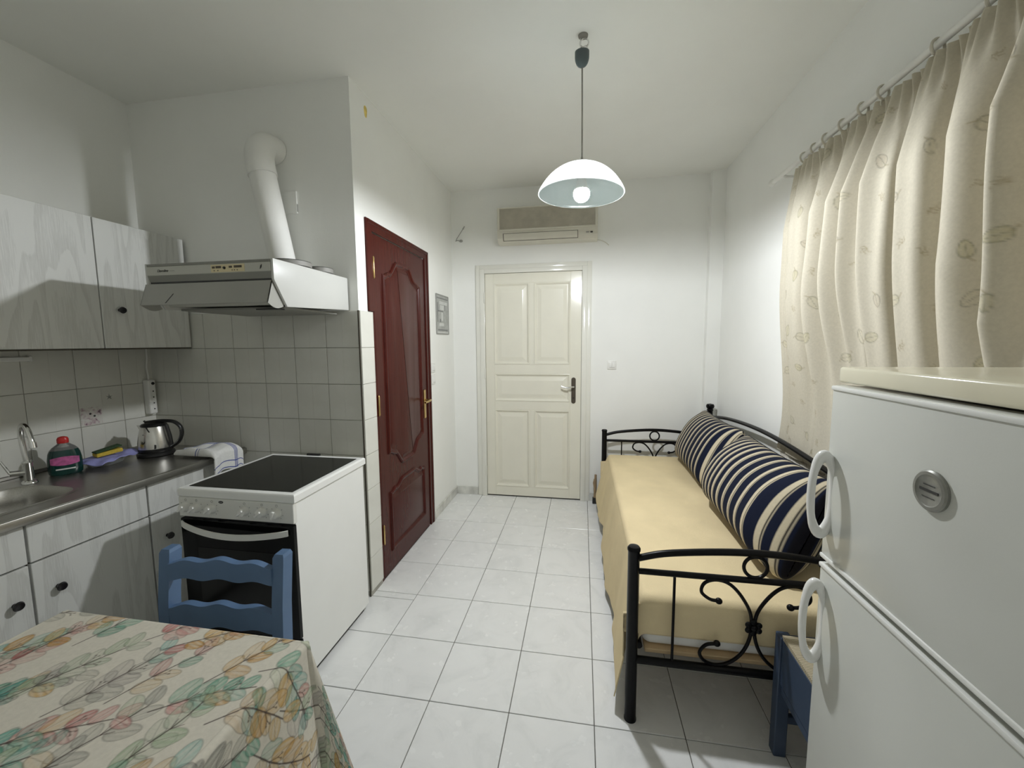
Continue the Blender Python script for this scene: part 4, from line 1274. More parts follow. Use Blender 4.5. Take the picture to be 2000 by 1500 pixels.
# grey notice on the partition wall
t = thing('wall_notice', 'small grey printed notice sheet on the wall past the brown door', 'notice', (XP, 1.945, 1.53))
ny0, ny1, nz0, nz1 = 1.793, 2.098, 1.531, 1.856
obj('sheet', box(XP, XP + 0.005, ny0, ny1, nz0, nz1), 'notice', t)
bm = bmesh.new()
for a in (0, 1):
    bx(bm, XP, XP + 0.008, ny0 - 0.004 + a * (ny1 - ny0), ny0 + 0.004 + a * (ny1 - ny0), nz0, nz1); bx(bm, XP, XP + 0.008, ny0, ny1, nz0 - 0.004 + a * (nz1 - nz0), nz0 + 0.004 + a * (nz1 - nz0))
obj('border', bm, 'greymark', t)
for (u0, u1, v0, v1, m) in ((0.05, 0.95, 0.90, 0.93, 'noticedark'), (0.25, 0.90, 0.76, 0.84, 'noticelight'), (0.30, 0.62, 0.62, 0.74, 'noticelight'), (0.66, 0.70, 0.60, 0.76, 'noticedark'), (0.12, 0.55, 0.57, 0.60, 'noticedark'), (0.40, 0.52, 0.34, 0.56, 'noticelight'), (0.28, 0.36, 0.30, 0.38, 'noticedark'), (0.22, 0.60, 0.20, 0.28, 'noticelight'), (0.10, 0.90, 0.08, 0.12, 'noticedark'), (0.05, 0.95, 0.02, 0.05, 'noticelight'), (0.08, 0.14, 0.30, 0.80, 'noticedark')):
    obj('print', box(XP + 0.004, XP + 0.0056, ny0 + u0 * (ny1 - ny0), ny0 + u1 * (ny1 - ny0), nz0 + v0 * (nz1 - nz0), nz0 + v1 * (nz1 - nz0)), m, t)

# ------------------------------------------------------------------ print painter (leaf motifs on fabric)
def paint_leaf(C, U, Vv, cx, cy, ang, a, b, colr, alpha, edge, vein=True, taper=0.0, lw=0.0011):
    ca, sa = math.cos(ang), math.sin(ang)
    R = max(a, b) * 1.3
    iu = np.where(np.abs(U - cx) < R)[0]; iv = np.where(np.abs(Vv - cy) < R)[0]
    if len(iu) == 0 or len(iv) == 0:
        return
    u = U[iu[0]:iu[-1] + 1][:, None] - cx; v = Vv[iv[0]:iv[-1] + 1][None, :] - cy
    p = (u * ca + v * sa) / a; q = (-u * sa + v * ca) / b
    q = q / np.clip(1 - taper * p, 0.25, None)
    rr = np.sqrt(p * p + q * q)
    sub = C[iu[0]:iu[-1] + 1, iv[0]:iv[-1] + 1]
    inside = np.clip((1 - rr) * min(a, b) / 0.0012, 0, 1)
    tone = alpha * (0.62 + 0.38 * np.clip(rr, 0, 1) ** 2 + 0.18 * np.sin(q * 9 + p * 4))
    k = (inside * np.clip(tone, 0, 1))[..., None]
    sub[:] = sub * (1 - k) + (sub * 0.15 + np.array(colr) * 0.85) * k
    ed = np.clip(1 - np.abs(rr - 1) * min(a, b) / lw, 0, 1) * edge
    if vein:
        ed = np.maximum(ed, np.clip(1 - np.abs(q) * b / (lw * 0.9), 0, 1) * (np.abs(p) < 0.95) * edge * 0.9)
        side = np.abs(((p * 3.2 - np.abs(q) * 1.6) % 1.0) - 0.5)
        ed = np.maximum(ed, np.clip(1 - side * a / 3.2 / (lw * 0.8), 0, 1) * inside * edge * 0.13)
    k = ed[..., None]
    sub[:] = sub * (1 - k) + np.array(colr) * 0.22 * k

def paint_line(C, U, Vv, pts, w, colr, alpha=0.9):
    for (x0, y0), (x1, y1) in zip(pts[:-1], pts[1:]):
        iu = np.where((U > min(x0, x1) - 2 * w) & (U < max(x0, x1) + 2 * w))[0]; iv = np.where((Vv > min(y0, y1) - 2 * w) & (Vv < max(y0, y1) + 2 * w))[0]
        if len(iu) == 0 or len(iv) == 0:
            continue
        u = U[iu[0]:iu[-1] + 1][:, None]; v = Vv[iv[0]:iv[-1] + 1][None, :]
        dx, dy = x1 - x0, y1 - y0
        L2 = dx * dx + dy * dy + 1e-12
        tt = np.clip(((u - x0) * dx + (v - y0) * dy) / L2, 0, 1)
        d = np.sqrt((u - x0 - tt * dx) ** 2 + (v - y0 - tt * dy) ** 2)
        k = (np.clip(1.3 - d / w, 0, 1) * alpha)[..., None]
        sub = C[iu[0]:iu[-1] + 1, iv[0]:iv[-1] + 1]
        sub[:] = sub * (1 - k) + np.array(colr) * k

# ------------------------------------------------------------------ table, tablecloth, chairs
TX0, TX1, TY0, TY1, TZ = -1.392, -0.702, -1.66, -0.655, 0.752
def table():
    t = thing('dining_table', 'white dining table under the leaf print tablecloth', 'table', ((TX0 + TX1) / 2, (TY0 + TY1) / 2, 0))
    obj('tabletop', box(TX0, TX1, TY0, TY1, TZ - 0.025, TZ, 0.004, 1), 'tablewhite', t)
    bm = box(TX0 + 0.05, TX1 - 0.05, TY0 + 0.05, TY0 + 0.07, TZ - 0.105, TZ - 0.025)
    for a in ((TX0 + 0.05, TX1 - 0.05, TY1 - 0.07, TY1 - 0.05), (TX0 + 0.05, TX0 + 0.07, TY0 + 0.05, TY1 - 0.05), (TX1 - 0.07, TX1 - 0.05, TY0 + 0.05, TY1 - 0.05)):
        bx(bm, *a, TZ - 0.105, TZ - 0.025)
    obj('apron', bm, 'tablewhite', t)
    for x in (TX0 + 0.02, TX1 - 0.062):
        for y in (TY0 + 0.02, TY1 - 0.062):
            obj('leg', box(x, x + 0.042, y, y + 0.042, 0, TZ - 0.025, 0.003, 1), 'tablewhite', t)
table()

def tablecloth():
    drop = 0.285; dropx = 0.42
    hx, hy = (TX1 - TX0) / 2 + 0.004, (TY1 - TY0) / 2 + 0.004
    cx, cy = (TX0 + TX1) / 2, (TY0 + TY1) / 2
    U = np.linspace(-hx - dropx, hx + dropx, 880)
    yv = np.concatenate([np.linspace(-hy - drop, -0.10, 60)[:-1], np.linspace(-0.10, hy + drop, 560)])
    C = np.ones((len(U), len(yv), 3)) * np.array((0.62, 0.585, 0.50))
    rng = random.Random(5)
    pal = {'teal': [(0.045, 0.25, 0.17), (0.06, 0.31, 0.25), (0.12, 0.40, 0.36), (0.16, 0.36, 0.26)],
           'ochre': [(0.46, 0.24, 0.04), (0.55, 0.34, 0.11), (0.54, 0.38, 0.18)],
           'rose': [(0.40, 0.075, 0.08), (0.52, 0.19, 0.18), (0.52, 0.28, 0.24)],
           'grey': [(0.25, 0.25, 0.22), (0.32, 0.31, 0.26), (0.36, 0.33, 0.30)],
           'sage': [(0.34, 0.42, 0.28), (0.38, 0.43, 0.32)]}
    fams = ['teal', 'ochre', 'rose', 'grey', 'teal', 'ochre', 'teal', 'sage', 'rose']
    ink = (0.07, 0.05, 0.045)
    # sprigs on a jittered grid
    step = 0.121
    k = 0
    nu_ = int((2 * (hx + dropx)) / step) + 1; nv_ = int((hy + drop + 0.2) / step) + 1
    spots = []
    for i in range(nu_):
        for j in range(nv_):
            spots.append((-hx - dropx + (i + 0.5 + rng.uniform(-0.3, 0.3)) * step, hy + drop - (j + 0.5 + rng.uniform(-0.3, 0.3)) * step, i, j))
    rng.shuffle(spots)
    for (sx, sy, i, j) in spots:
        fam = fams[(i * 5 + j * 3 + rng.randrange(3)) % len(fams)]
        base = rng.choice([0.75, 0.95, 0.6, 1.15]) + rng.uniform(-0.25, 0.25)
        L = rng.uniform(0.17, 0.23)
        pts = []
        x, y, a = sx - math.cos(base) * L / 2, sy - math.sin(base) * L / 2, base
        n = 6
        for q in range(n + 1):
            pts.append((x, y, a))
            a += rng.uniform(-0.17, 0.17)
            x += math.cos(a) * L / n; y += math.sin(a) * L / n
        for q in range(1, n + 1):
            x, y, a = pts[q]
            for s in (-1, 1):
                if rng.random() < 0.18:
                    continue
                f2 = fam if rng.random() < 0.78 else rng.choice(fams)
                la = rng.uniform(0.020, 0.030) * (1.1 - 0.035 * q)
                lb = la * rng.uniform(0.55, 0.72)
                d = la + rng.uniform(0.0, 0.007)
                an = a + s * rng.uniform(0.45, 0.95)
                al = rng.choice([0.40, 0.50, 0.62, 0.78, 0.92])
                lxc, lyc = x + math.cos(an) * d, y + math.sin(an) * d
                paint_leaf(C, U, yv, lxc, lyc, an, la, lb, rng.choice(pal[f2]), al, 0.50, True, 0.15, 0.0016)
        paint_line(C, U, yv, [(p[0], p[1]) for p in pts], 0.0017, ink, 0.9)
        for q in range(2, n, 2):
            x, y, a = pts[q]
            for s in (-1, 1):
                an = a + s * 0.6
                x1, y1 = x + math.cos(an) * 0.02, y + math.sin(an) * 0.02
                paint_line(C, U, yv, [(x, y), (x1, y1)], 0.0012, ink, 0.7)
                if rng.random() < 0.4:
                    for e in (-0.5, 0.4):
                        x2, y2 = x1 + math.cos(an + e) * 0.010, y1 + math.sin(an + e) * 0.010
                        paint_line(C, U, yv, [(x1, y1), (x2, y2)], 0.0011, ink, 0.7)
                        paint_leaf(C, U, yv, x2, y2, an, 0.003, 0.003, ink, 0.8, 0.0, False)
    # drape: flat on the table, hanging at the sides, a flared cone at each corner
    u = U[:, None] * np.ones((1, len(yv))); v = np.ones((len(U), 1)) * yv[None, :]
    dx = np.clip(np.abs(u) - hx, 0, None); dy = np.clip(np.abs(v) - hy, 0, None)
    sx = np.sign(u); sy = np.sign(v)
    r = np.sqrt(dx * dx + dy * dy)
    th = np.arctan2(dy, dx)                      # 0 on the x side, pi/2 on the y side
    corner = (dx > 0) & (dy > 0)
    rad = 0.012                                  # softened edge
    def fold(d):
        a = np.clip(d / rad, 0, PI / 2)
        out = rad * np.sin(a)
        dn = rad * (1 - np.cos(a)) + np.clip(d - rad * PI / 2, 0, None)
        return out, dn
    X = np.clip(u, -hx, hx); Y = np.clip(v, -hy, hy); Z = np.zeros_like(X)
    ox, dnx = fold(dx); oy, dny = fold(dy)
    wavx = 0.014 * np.sin(v * 17 + 0.6) + 0.009 * np.sin(v * 33); wavy = 0.010 * np.sin(u * 19 + 2) + 0.008 * np.sin(u * 31)
    only_x = (dx > 0) & (dy == 0); only_y = (dy > 0) & (dx == 0)
    Xo = X + sx * np.where(only_x, ox + (dnx / dropx) * (0.030 + wavx) * 1.1, 0)
    Yo = Y + sy * np.where(only_y, oy + (dny / drop) * (0.022 + wavy) * 0.9, 0)
    Zo = np.where(only_x, -dnx, np.where(only_y, -dny, 0.0))
    # corner cone: angle folds out along the diagonal
    bulge = np.sin(2 * th) ** 1.0 * 0.62
    oc, dc = fold(r)
    sw = np.sin(th) ** 2
    out = oc * 0.7 + dc * 0.42 * bulge
    px = (1 - sw) * (oc + dc / dropx * (0.030 + 0.014 * math.sin(hy * 17 + 0.6))) * np.cos(th) ** 0.5
    py = sw * (oc + dc / drop * 0.022) * np.sin(th) ** 0.5
    Xo = np.where(corner, X + sx * (px * (1 - 0.6 * bulge) + out * 0.60), Xo)
    Yo = np.where(corner, Y + sy * (py * (1 - 0.6 * bulge) + out * 0.42), Yo)
    Zo = np.where(corner, -dc * np.sqrt(np.clip(1 - (0.42 * bulge) ** 2, 0, 1)), Zo)
    flat = (~only_x) & (~only_y) & (~corner)
    Zo = Zo + np.where(flat, 0.0010 * np.sin(u * 9 + v * 5), 0)
    P = np.stack([cx + Xo, cy + Yo, TZ + 0.0035 + Zo], -1)
    o = grid_mesh('tablecloth', P, 'clothprint', None, C)
    tag(o, 'cream tablecloth printed with green, ochre and rose leaf sprigs', 'tablecloth')
tablecloth()

def make_chair(label, loc, rz, paint='bluepaint', apron=False):
    """Local frame: backrest towards +y, seat front towards -y."""
    t = thing('blue_chair', label, 'chair', loc, rz)
    w, dpt = 0.375, 0.40
    hw = w / 2
    for s in (-1, 1):
        bm = bmesh.new()
        loops = []
        for z, y in ((0, 0.020), (0.44, 0.0), (0.66, 0.012), (0.808, 0.030), (0.818, 0.031)):
            e = 0.004 if z == 0.818 else 0
            loops.append([(s * hw - 0.0175 + e, y + e, z), (s * hw + 0.0175 - e, y + e, z), (s * hw + 0.0175 - e, y + 0.044 - e, z), (s * hw - 0.0175 + e, y + 0.044 - e, z)])
        rings_fill(bm, loops, True, True)
        obj('back_post', bm, paint, t, local=True)
        obj('front_leg', box(s * hw - 0.020, s * hw + 0.020, -dpt, -dpt + 0.040, 0, 0.445, 0.003, 1), paint, t, local=True)
        obj('seat_rail', box(s * hw - 0.013, s * hw + 0.013, -dpt + 0.04, 0.01, 0.405, 0.440, 0.003, 1), paint, t, local=True)
        obj('stretcher', box(s * hw - 0.010, s * hw + 0.010, -dpt + 0.04, 0.02, 0.20, 0.232, 0.003, 1), paint, t, local=True)
        obj('stretcher', box(s * hw - 0.010, s * hw + 0.010, -dpt + 0.04, 0.02, 0.12, 0.15, 0.003, 1), paint, t, local=True)
    obj('seat_rail', box(-hw + 0.02, hw - 0.02, -dpt + 0.006, -dpt + 0.034, 0.275 if apron else 0.405, 0.440, 0.003, 1), paint, t, local=True)
    obj('seat_rail', box(-hw + 0.0175, hw - 0.0175, 0.008, 0.034, 0.405, 0.440, 0.003, 1), paint, t, local=True)
    obj('stretcher', box(-hw + 0.02, hw - 0.02, -dpt + 0.010, -dpt + 0.030, 0.24, 0.272, 0.003, 1), paint, t, local=True)
    for (z0, z1, y) in ((0.730, 0.783, 0.019), (0.580, 0.646, 0.010), (0.485, 0.530, 0.004)):
        top, bot = [], []
        n = 40
        xa, xb = -hw + 0.0165, hw - 0.0165
        for k in range(n + 1):
            f = k / n
            x = xa + (xb - xa) * f
            arch = 0.014 * math.sin(PI * f)
            top.append((x, z1 + arch + 0.0050 * math.cos(2 * PI * 3 * (f - 0.5))))
            bot.append((x, z0 + 0.4 * arch + 0.004 * math.cos(2 * PI * 3 * (f - 0.5))))
        bm = prism(bmesh.new(), bot + top[::-1], 'XZ', y, y + 0.022)
        obj('back_rail', bm, paint, t, local=True)
    # rush seat: four woven triangles rising to the rails
    bm = bmesh.new()
    x0, x1, y0, y1 = -hw + 0.012, hw - 0.012, -dpt + 0.008, 0.028
    c0, c1 = (-0.02, (y0 + y1) / 2), (0.02, (y0 + y1) / 2)
    def lay(z, zc):
        return [bm.verts.new(p) for p in ((x0, y0, z), (x1, y0, z), (x1, y1, z), (x0, y1, z), (*c0, zc), (*c1, zc))]
    A = lay(0.452, 0.440); Bq = lay(0.432, 0.430)
    for q in ((0, 1, 5, 4), (1, 2, 5), (2, 3, 4, 5), (3, 0, 4)):
        bm.faces.new([A[i] for i in q]); bm.faces.new([Bq[i] for i in reversed(q)])
    for i in range(4):
        bm.faces.new((A[i], Bq[i], Bq[(i + 1) % 4], A[(i + 1) % 4]))
    obj('woven_seat', bm, 'rush', t, local=True)
    return t
make_chair('blue wooden chair pushed against the table in front of the cooker', (-1.142, -0.455, 0), 0.075)
make_chair('blue rush-seat chair half hidden between the fridge and the daybed', (1.012, -0.192, 0), -PI / 2 - 0.02, 'shadedblue', True)

# ------------------------------------------------------------------ daybed
BX0, BX1, BY0, BY1 = 0.137, 0.985, 0.052, 2.110
def daybed():
    t = thing('daybed', 'black wrought-iron daybed frame with scrolled ends', 'daybed', ((BX0 + BX1) / 2, (BY0 + BY1) / 2, 0))
    cxm = (BX0 + BX1) / 2
    for y in (BY0, BY1):
        bm = bmesh.new(); lathe(bm, [(0, 0), (0.023, 0), (0.0235, 0.006), (0.0215, 0.012), (0.0215, 0.680), (0.024, 0.684), (0.024, 0.692), (0.019, 0.699), (0, 0.702)], (BX0, y, 0), 20)
        obj('post', bm, 'iron', t, smooth=True)
        bm = bmesh.new(); lathe(bm, [(0, 0), (0.023, 0), (0.0235, 0.006), (0.0215, 0.012), (0.0215, 0.880), (0.026, 0.888), (0.021, 0.896), (0.030, 0.910), (0.032, 0.922), (0.026, 0.936), (0, 0.942)], (BX1, y, 0), 20)
        obj('post', bm, 'iron', t, smooth=True)
        bm = bmesh.new(); tube(bm, spline([(BX0, y, 0.650), (BX0 + 0.14, y, 0.684), (cxm, y, 0.706), (BX1 - 0.14, y, 0.684), (BX1, y, 0.650)], 10), 0.0125, 12)
        obj('arched_rail', bm, 'iron', t, smooth=True)
        bm = bmesh.new(); tube(bm, [(BX0, y, 0.604), (BX1, y, 0.604)], 0.011, 12)
        obj('upper_rail', bm, 'iron', t, smooth=True)
        bm = bmesh.new(); tube(bm, [(BX0, y, 0.250), (BX1, y, 0.250)], 0.0145, 12)
        obj('lower_rail', bm, 'iron', t, smooth=True)
        for x in (BX0 + 0.146, BX1 - 0.146):
            bm = bmesh.new(); tube(bm, [(x, y, 0.604), (x, y, 0.250)], 0.0052, 8)
            obj('spindle', bm, 'iron', t, smooth=True)
        bm = bmesh.new(); tube(bm, arc((cxm - 0.008, 0.654), 0.0385, 0, 2 * PI * 27 / 28, 27, 'XZ', y), 0.0062, 8, closed=True)
        obj('ring', bm, 'iron', t, smooth=True)
        # C scrolls back to back, each with two curled ends
        for s in (-1, 1):
            def q(dx, z):
                return (cxm - 0.006 + s * dx, y, z)
            path = spline([q(0.118, 0.515), q(0.150, 0.520), q(0.178, 0.545), q(0.168, 0.580), q(0.128, 0.595), q(0.080, 0.580), q(0.036, 0.530), q(0.008, 0.468), q(0.008, 0.390), q(0.032, 0.325), q(0.074, 0.281), q(0.120, 0.266), q(0.160, 0.278), q(0.176, 0.308), q(0.155, 0.340), q(0.118, 0.350)], 7)
            bm = bmesh.new(); tube(bm, path, 0.0062, 8)
            ball(bm, path[0], 0.0115, (1.1, 1, 1), 12, 8); ball(bm, path[-1], 0.0115, (1.1, 1, 1), 12, 8)
            obj('scroll', bm, 'iron', t, smooth=True)
        bm = bmesh.new()
        for k in range(6):
            a = PI / 6 + k * PI / 3
            ball(bm, (cxm - 0.006 + 0.020 * math.cos(a), y - 0.006, 0.429 + 0.020 * math.sin(a)), 0.0115, (1, 0.6, 1), 10, 6)
        ball(bm, (cxm - 0.006, y - 0.009, 0.429), 0.012, (1, 0.8, 1), 12, 8)
        obj('rosette', bm, 'iron', t, smooth=True)
    ym = (BY0 + BY1) / 2
    bm = bmesh.new(); tube(bm, spline([(BX1, BY0, 0.830), (BX1, BY0 + 0.45, 0.895), (BX1, ym, 0.925), (BX1, BY1 - 0.45, 0.895), (BX1, BY1, 0.830)], 10), 0.0125, 12)
    obj('back_arch', bm, 'iron', t, smooth=True)
    for z in (0.74, 0.25):
        bm = bmesh.new(); tube(bm, [(BX1, BY0, z), (BX1, BY1, z)], 0.0115, 12)
        obj('back_rail', bm, 'iron', t, smooth=True)
    for k in range(9):
        y = BY0 + (BY1 - BY0) * (k + 1) / 10
        bm = bmesh.new(); tube(bm, [(BX1, y, 0.25), (BX1, y, 0.74)], 0.0052, 8)
        obj('spindle', bm, 'iron', t, smooth=True)
    bm = bmesh.new(); tube(bm, [(BX0 + 0.034, BY0 + 0.06, 0.262), (BX0 + 0.034, BY1 - 0.06, 0.262)], 0.0145, 12)
    obj('side_rail', bm, 'iron', t, smooth=True)
    for k in range(12):
        y = BY0 + 0.055 + (BY1 - BY0 - 0.11) * k / 11
        obj('slat', box(BX0 + 0.052, BX1 - 0.02, y - 0.03, y + 0.03, 0.264, 0.280, 0.002, 1), 'slat', t)
daybed()
MX0, MX1, MY0, MY1 = 0.178, 0.955, 0.088, 2.075
o = obj('mattress', box(MX0, MX1, MY0, MY1, 0.281, 0.472, 0.035, 4), 'mattress', None, smooth=True, angle=60)
tag(o, 'white mattress showing a thin edge below the beige bedspread', 'mattress')

def bedspread():
    """One sheet: tucked at the wall side, across the top, hanging over the front to near the floor."""
    top = 0.492
    nu, nv = 150, 260
    # arc length u: from wall side to front edge and down the hang
    wid = MX1 - (MX0 - 0.014)
    P = np.zeros((nu, nv, 3))
    for j in range(nv):
        v = j / (nv - 1)
        # y runs over near end drop, top, far end drop
        nd, fd_ = 0.138, 0.15
        L = nd + (MY1 - MY0 + 0.024) + fd_
        sY = v * L
        r = 0.030
        def along(s0, lo, hi, ndrop):
            """returns y, dz for a strip rounded at both ends"""
            if s0 < ndrop - r * 0.5:
                return lo, -(ndrop - r * 0.5 - s0) - r
            if s0 < ndrop + r * 1.07:
                a = (s0 - (ndrop - r * 0.5)) / (r * 1.57) * PI / 2
                return lo + r * (1 - math.cos(a)), -r * (1 - math.sin(a))
            e = L - s0
            if e < fd_ - r * 0.5:
                return hi, -(fd_ - r * 0.5 - e) - r
            if e < fd_ + r * 1.07:
                a = (e - (fd_ - r * 0.5)) / (r * 1.57) * PI / 2
                return hi - r * (1 - math.cos(a)), -r * (1 - math.sin(a))
            k = (s0 - ndrop - r * 1.07) / (L - ndrop - fd_ - 2.14 * r)
            return lo + r + (hi - lo - 2 * r) * k, 0.0
        y, dz = along(sY, MY0 - 0.012, MY1 + 0.012, nd)
        yk = (y - MY0) / (MY1 - MY0)
        # irregular hem of the front hang
        hem = 0.075 + 0.05 * math.exp(-((yk - 0.62) / 0.10) ** 2) + 0.018 * math.sin(yk * 11) + 0.10 * math.exp(-((yk - 0.97) / 0.05) ** 2) - 0.050 * math.exp(-((yk - 0.03) / 0.03) ** 2)
        hang = top - hem
        for i in range(nu):
            f = i / (nu - 1)
            if f < 0.45:
                x = MX1 - 0.01 + (MX0 - 0.014 + 0.03 - MX1 + 0.01) * (f / 0.45)
                z = top + dz + 0.002 * math.sin(x * 23 + y * 9) * (1 if dz == 0 else 0)
            elif f < 0.53:
                a = (f - 0.45) / 0.08 * PI / 2
                x = MX0 - 0.014 + 0.03 * (1 - math.sin(a)); z = top + dz - 0.03 * (1 - math.cos(a))
            else:
                k = (f - 0.53) / 0.47
                d = 0.03 + (hang - 0.03) * k
                wv = 0.010 * math.sin(y * 7.0 + 0.8) + 0.006 * math.sin(y * 15 + 2.2) + 0.003 * math.sin(y * 33)
                near = math.exp(-((yk - 0.0) / 0.05) ** 2)
                x = MX0 - 0.014 - (0.066 + 0.020 * yk + wv) * k ** 0.85 - 0.012 * near * k
                z = top - d
                if dz < 0:
                    # past the end the hang turns the corner
                    z = top - max(d, 0.0)
                    z = min(z, top + dz) if k < 0.35 else z
                if x > BX0 - 0.026 and (abs(y - BY0) < 0.045 or abs(y - BY1) < 0.045) and k > 0.12:
                    x = min(x, BX0 - 0.030)
            P[i, j] = (x, y, z)
    # the near and far end drops only belong to the top strip: fold the front hang's surplus flat
    o = grid_mesh('bedspread', P, 'spread')
    m = o.modifiers.new('thick', 'SOLIDIFY'); m.thickness = 0.004; m.offset = 1
    tag(o, 'plain beige bedspread covering the daybed mattress and hanging to the floor', 'bedspread')
bedspread()

# stick standing in the gap past the far end of the bed
t = thing('wooden_stick', 'short brown wooden stick with black foot past the far bed end', 'stick', (0.066, 2.190, 0))
bm = bmesh.new(); tube(bm, [(0.066, 2.190, 0.055), (0.068, 2.192, 0.16), (0.070, 2.195, 0.265)], [0.0125, 0.012, 0.010], 12)
obj('shaft', bm, 'wood', t, smooth=True)
bm = bmesh.new(); tube(bm, [(0.060, 2.190, 0.15), (0.058, 2.191, 0.19), (0.062, 2.192, 0.225)], [0.007, 0.011, 0.007], 10)
obj('knot', bm, 'wood', t, smooth=True)
obj('foot', bx(box(0.044, 0.088, 2.170, 2.210, 0, 0.056, 0.006, 2), 0.08, 0.20, 2.175, 2.200, 0.006, 0.040, 0.004, 1), 'black', t)

# striped back cushions
def cushion(ya, yb, label, flip, seed, thick=0.135):
    L = abs(ya - yb); H = 0.44
    nu, nv = 220, 60
    s = np.linspace(0, 1, nu); a = np.linspace(0, 2 * PI, nv, endpoint=False)
    P = np.zeros((nu, nv, 3)); C = np.zeros((nu, nv, 3))
    navy, cream, dark, brown = np.array((0.0065, 0.0100, 0.0270)), np.array((0.60, 0.53, 0.385)), np.array((0.006, 0.006, 0.010)), np.array((0.16, 0.09, 0.05))
    stripes = [(0.028, 0.0055), (0.070, 0.006), (0.112, 0.006), (0.156, 0.0065), (0.202, 0.007), (0.252, 0.008), (0.310, 0.009), (0.378, 0.010), (0.455, 0.0085), (0.532, 0.0085), (0.612, 0.009), (0.692, 0.0095), (0.772, 0.0105), (0.826, 0.008)]
    rng = np.random.default_rng(seed)
    for i in range(nu):
        f = s[i]
        e = min(f, 1 - f)
        env = min(1.0, (e / 0.16)) ** 0.55 if e > 0 else 0.0
        hh = (H / 2) * (0.84 + 0.16 * min(1, e / 0.05) ** 0.6) * (1 - 0.06 * math.sin(PI * f))
        tk = (thick) * (0.015 + 0.985 * env)
        m = f * L
        c = navy if (m * 31) % 2 < 1.2 else navy * 1.05
        colr = np.array(c)
        for k, (p, w) in enumerate(stripes):
            q = p * L / 0.86
            if abs(m - q) < w:
                colr = cream
            elif abs(m - q - w - 0.0075) < 0.0032:
                colr = cream * 0.75
            elif abs(m - q - w - 0.0025) < 0.0025:
                colr = dark
        if f < 0.012 or f > 0.988:
            colr = dark
        for j in range(nv):
            ca, sa = math.cos(a[j]), math.sin(a[j])
            # lens section with pinched seams
            hz = hh * (abs(sa) ** 0.85) * np.sign(sa)
            wx = tk * (abs(ca) ** 0.9) * np.sign(ca) * 1.0
            sag = 1 + 0.22 * (-sa)
            P[i, j] = (wx * sag, 0, hz)
            C[i, j] = colr
            P[i, j, 1] = f * L + 0.012 * math.sin(3 * a[j] + seed) * env + 0.03 * sa * (0.5 - f)
    # lean back against the rail
    lean = 0.42
    R = np.array([[math.cos(lean), 0, math.sin(lean)], [0, 1, 0], [-math.sin(lean), 0, math.cos(lean)]])
    Q = P @ R.T
    Q[..., 2] += 0.4945 - Q[..., 2].min()
    Q[..., 0] += 0.962 - Q[..., 0].max()
    if flip:
        Q[..., 1] = -Q[..., 1]
    Q[..., 1] += ya
    t = thing('striped_cushion', label, 'cushion', (0.84, (ya + yb) / 2, 0.495), group='striped cushions on the daybed')
    o = grid_mesh('cover', np.concatenate([Q, Q[:, :1]], 1), 'stripeprint', t, np.concatenate([C, C[:, :1]], 1))
    # piping along the long seam
    bm = bmesh.new()
    jt = int(nv * 0.25)
    tube(bm, [tuple(Q[i, jt]) for i in range(4, nu - 4, 3)], 0.004, 6)
    p = obj('piping', bm, 'iron', t, smooth=True)
cushion(2.045, 1.170, 'navy and cream striped cushion at the far end of the daybed', True, 3, 0.118)
cushion(1.128, 0.225, 'navy and cream striped cushion on the daybed nearer the fridge', True, 8, 0.15)

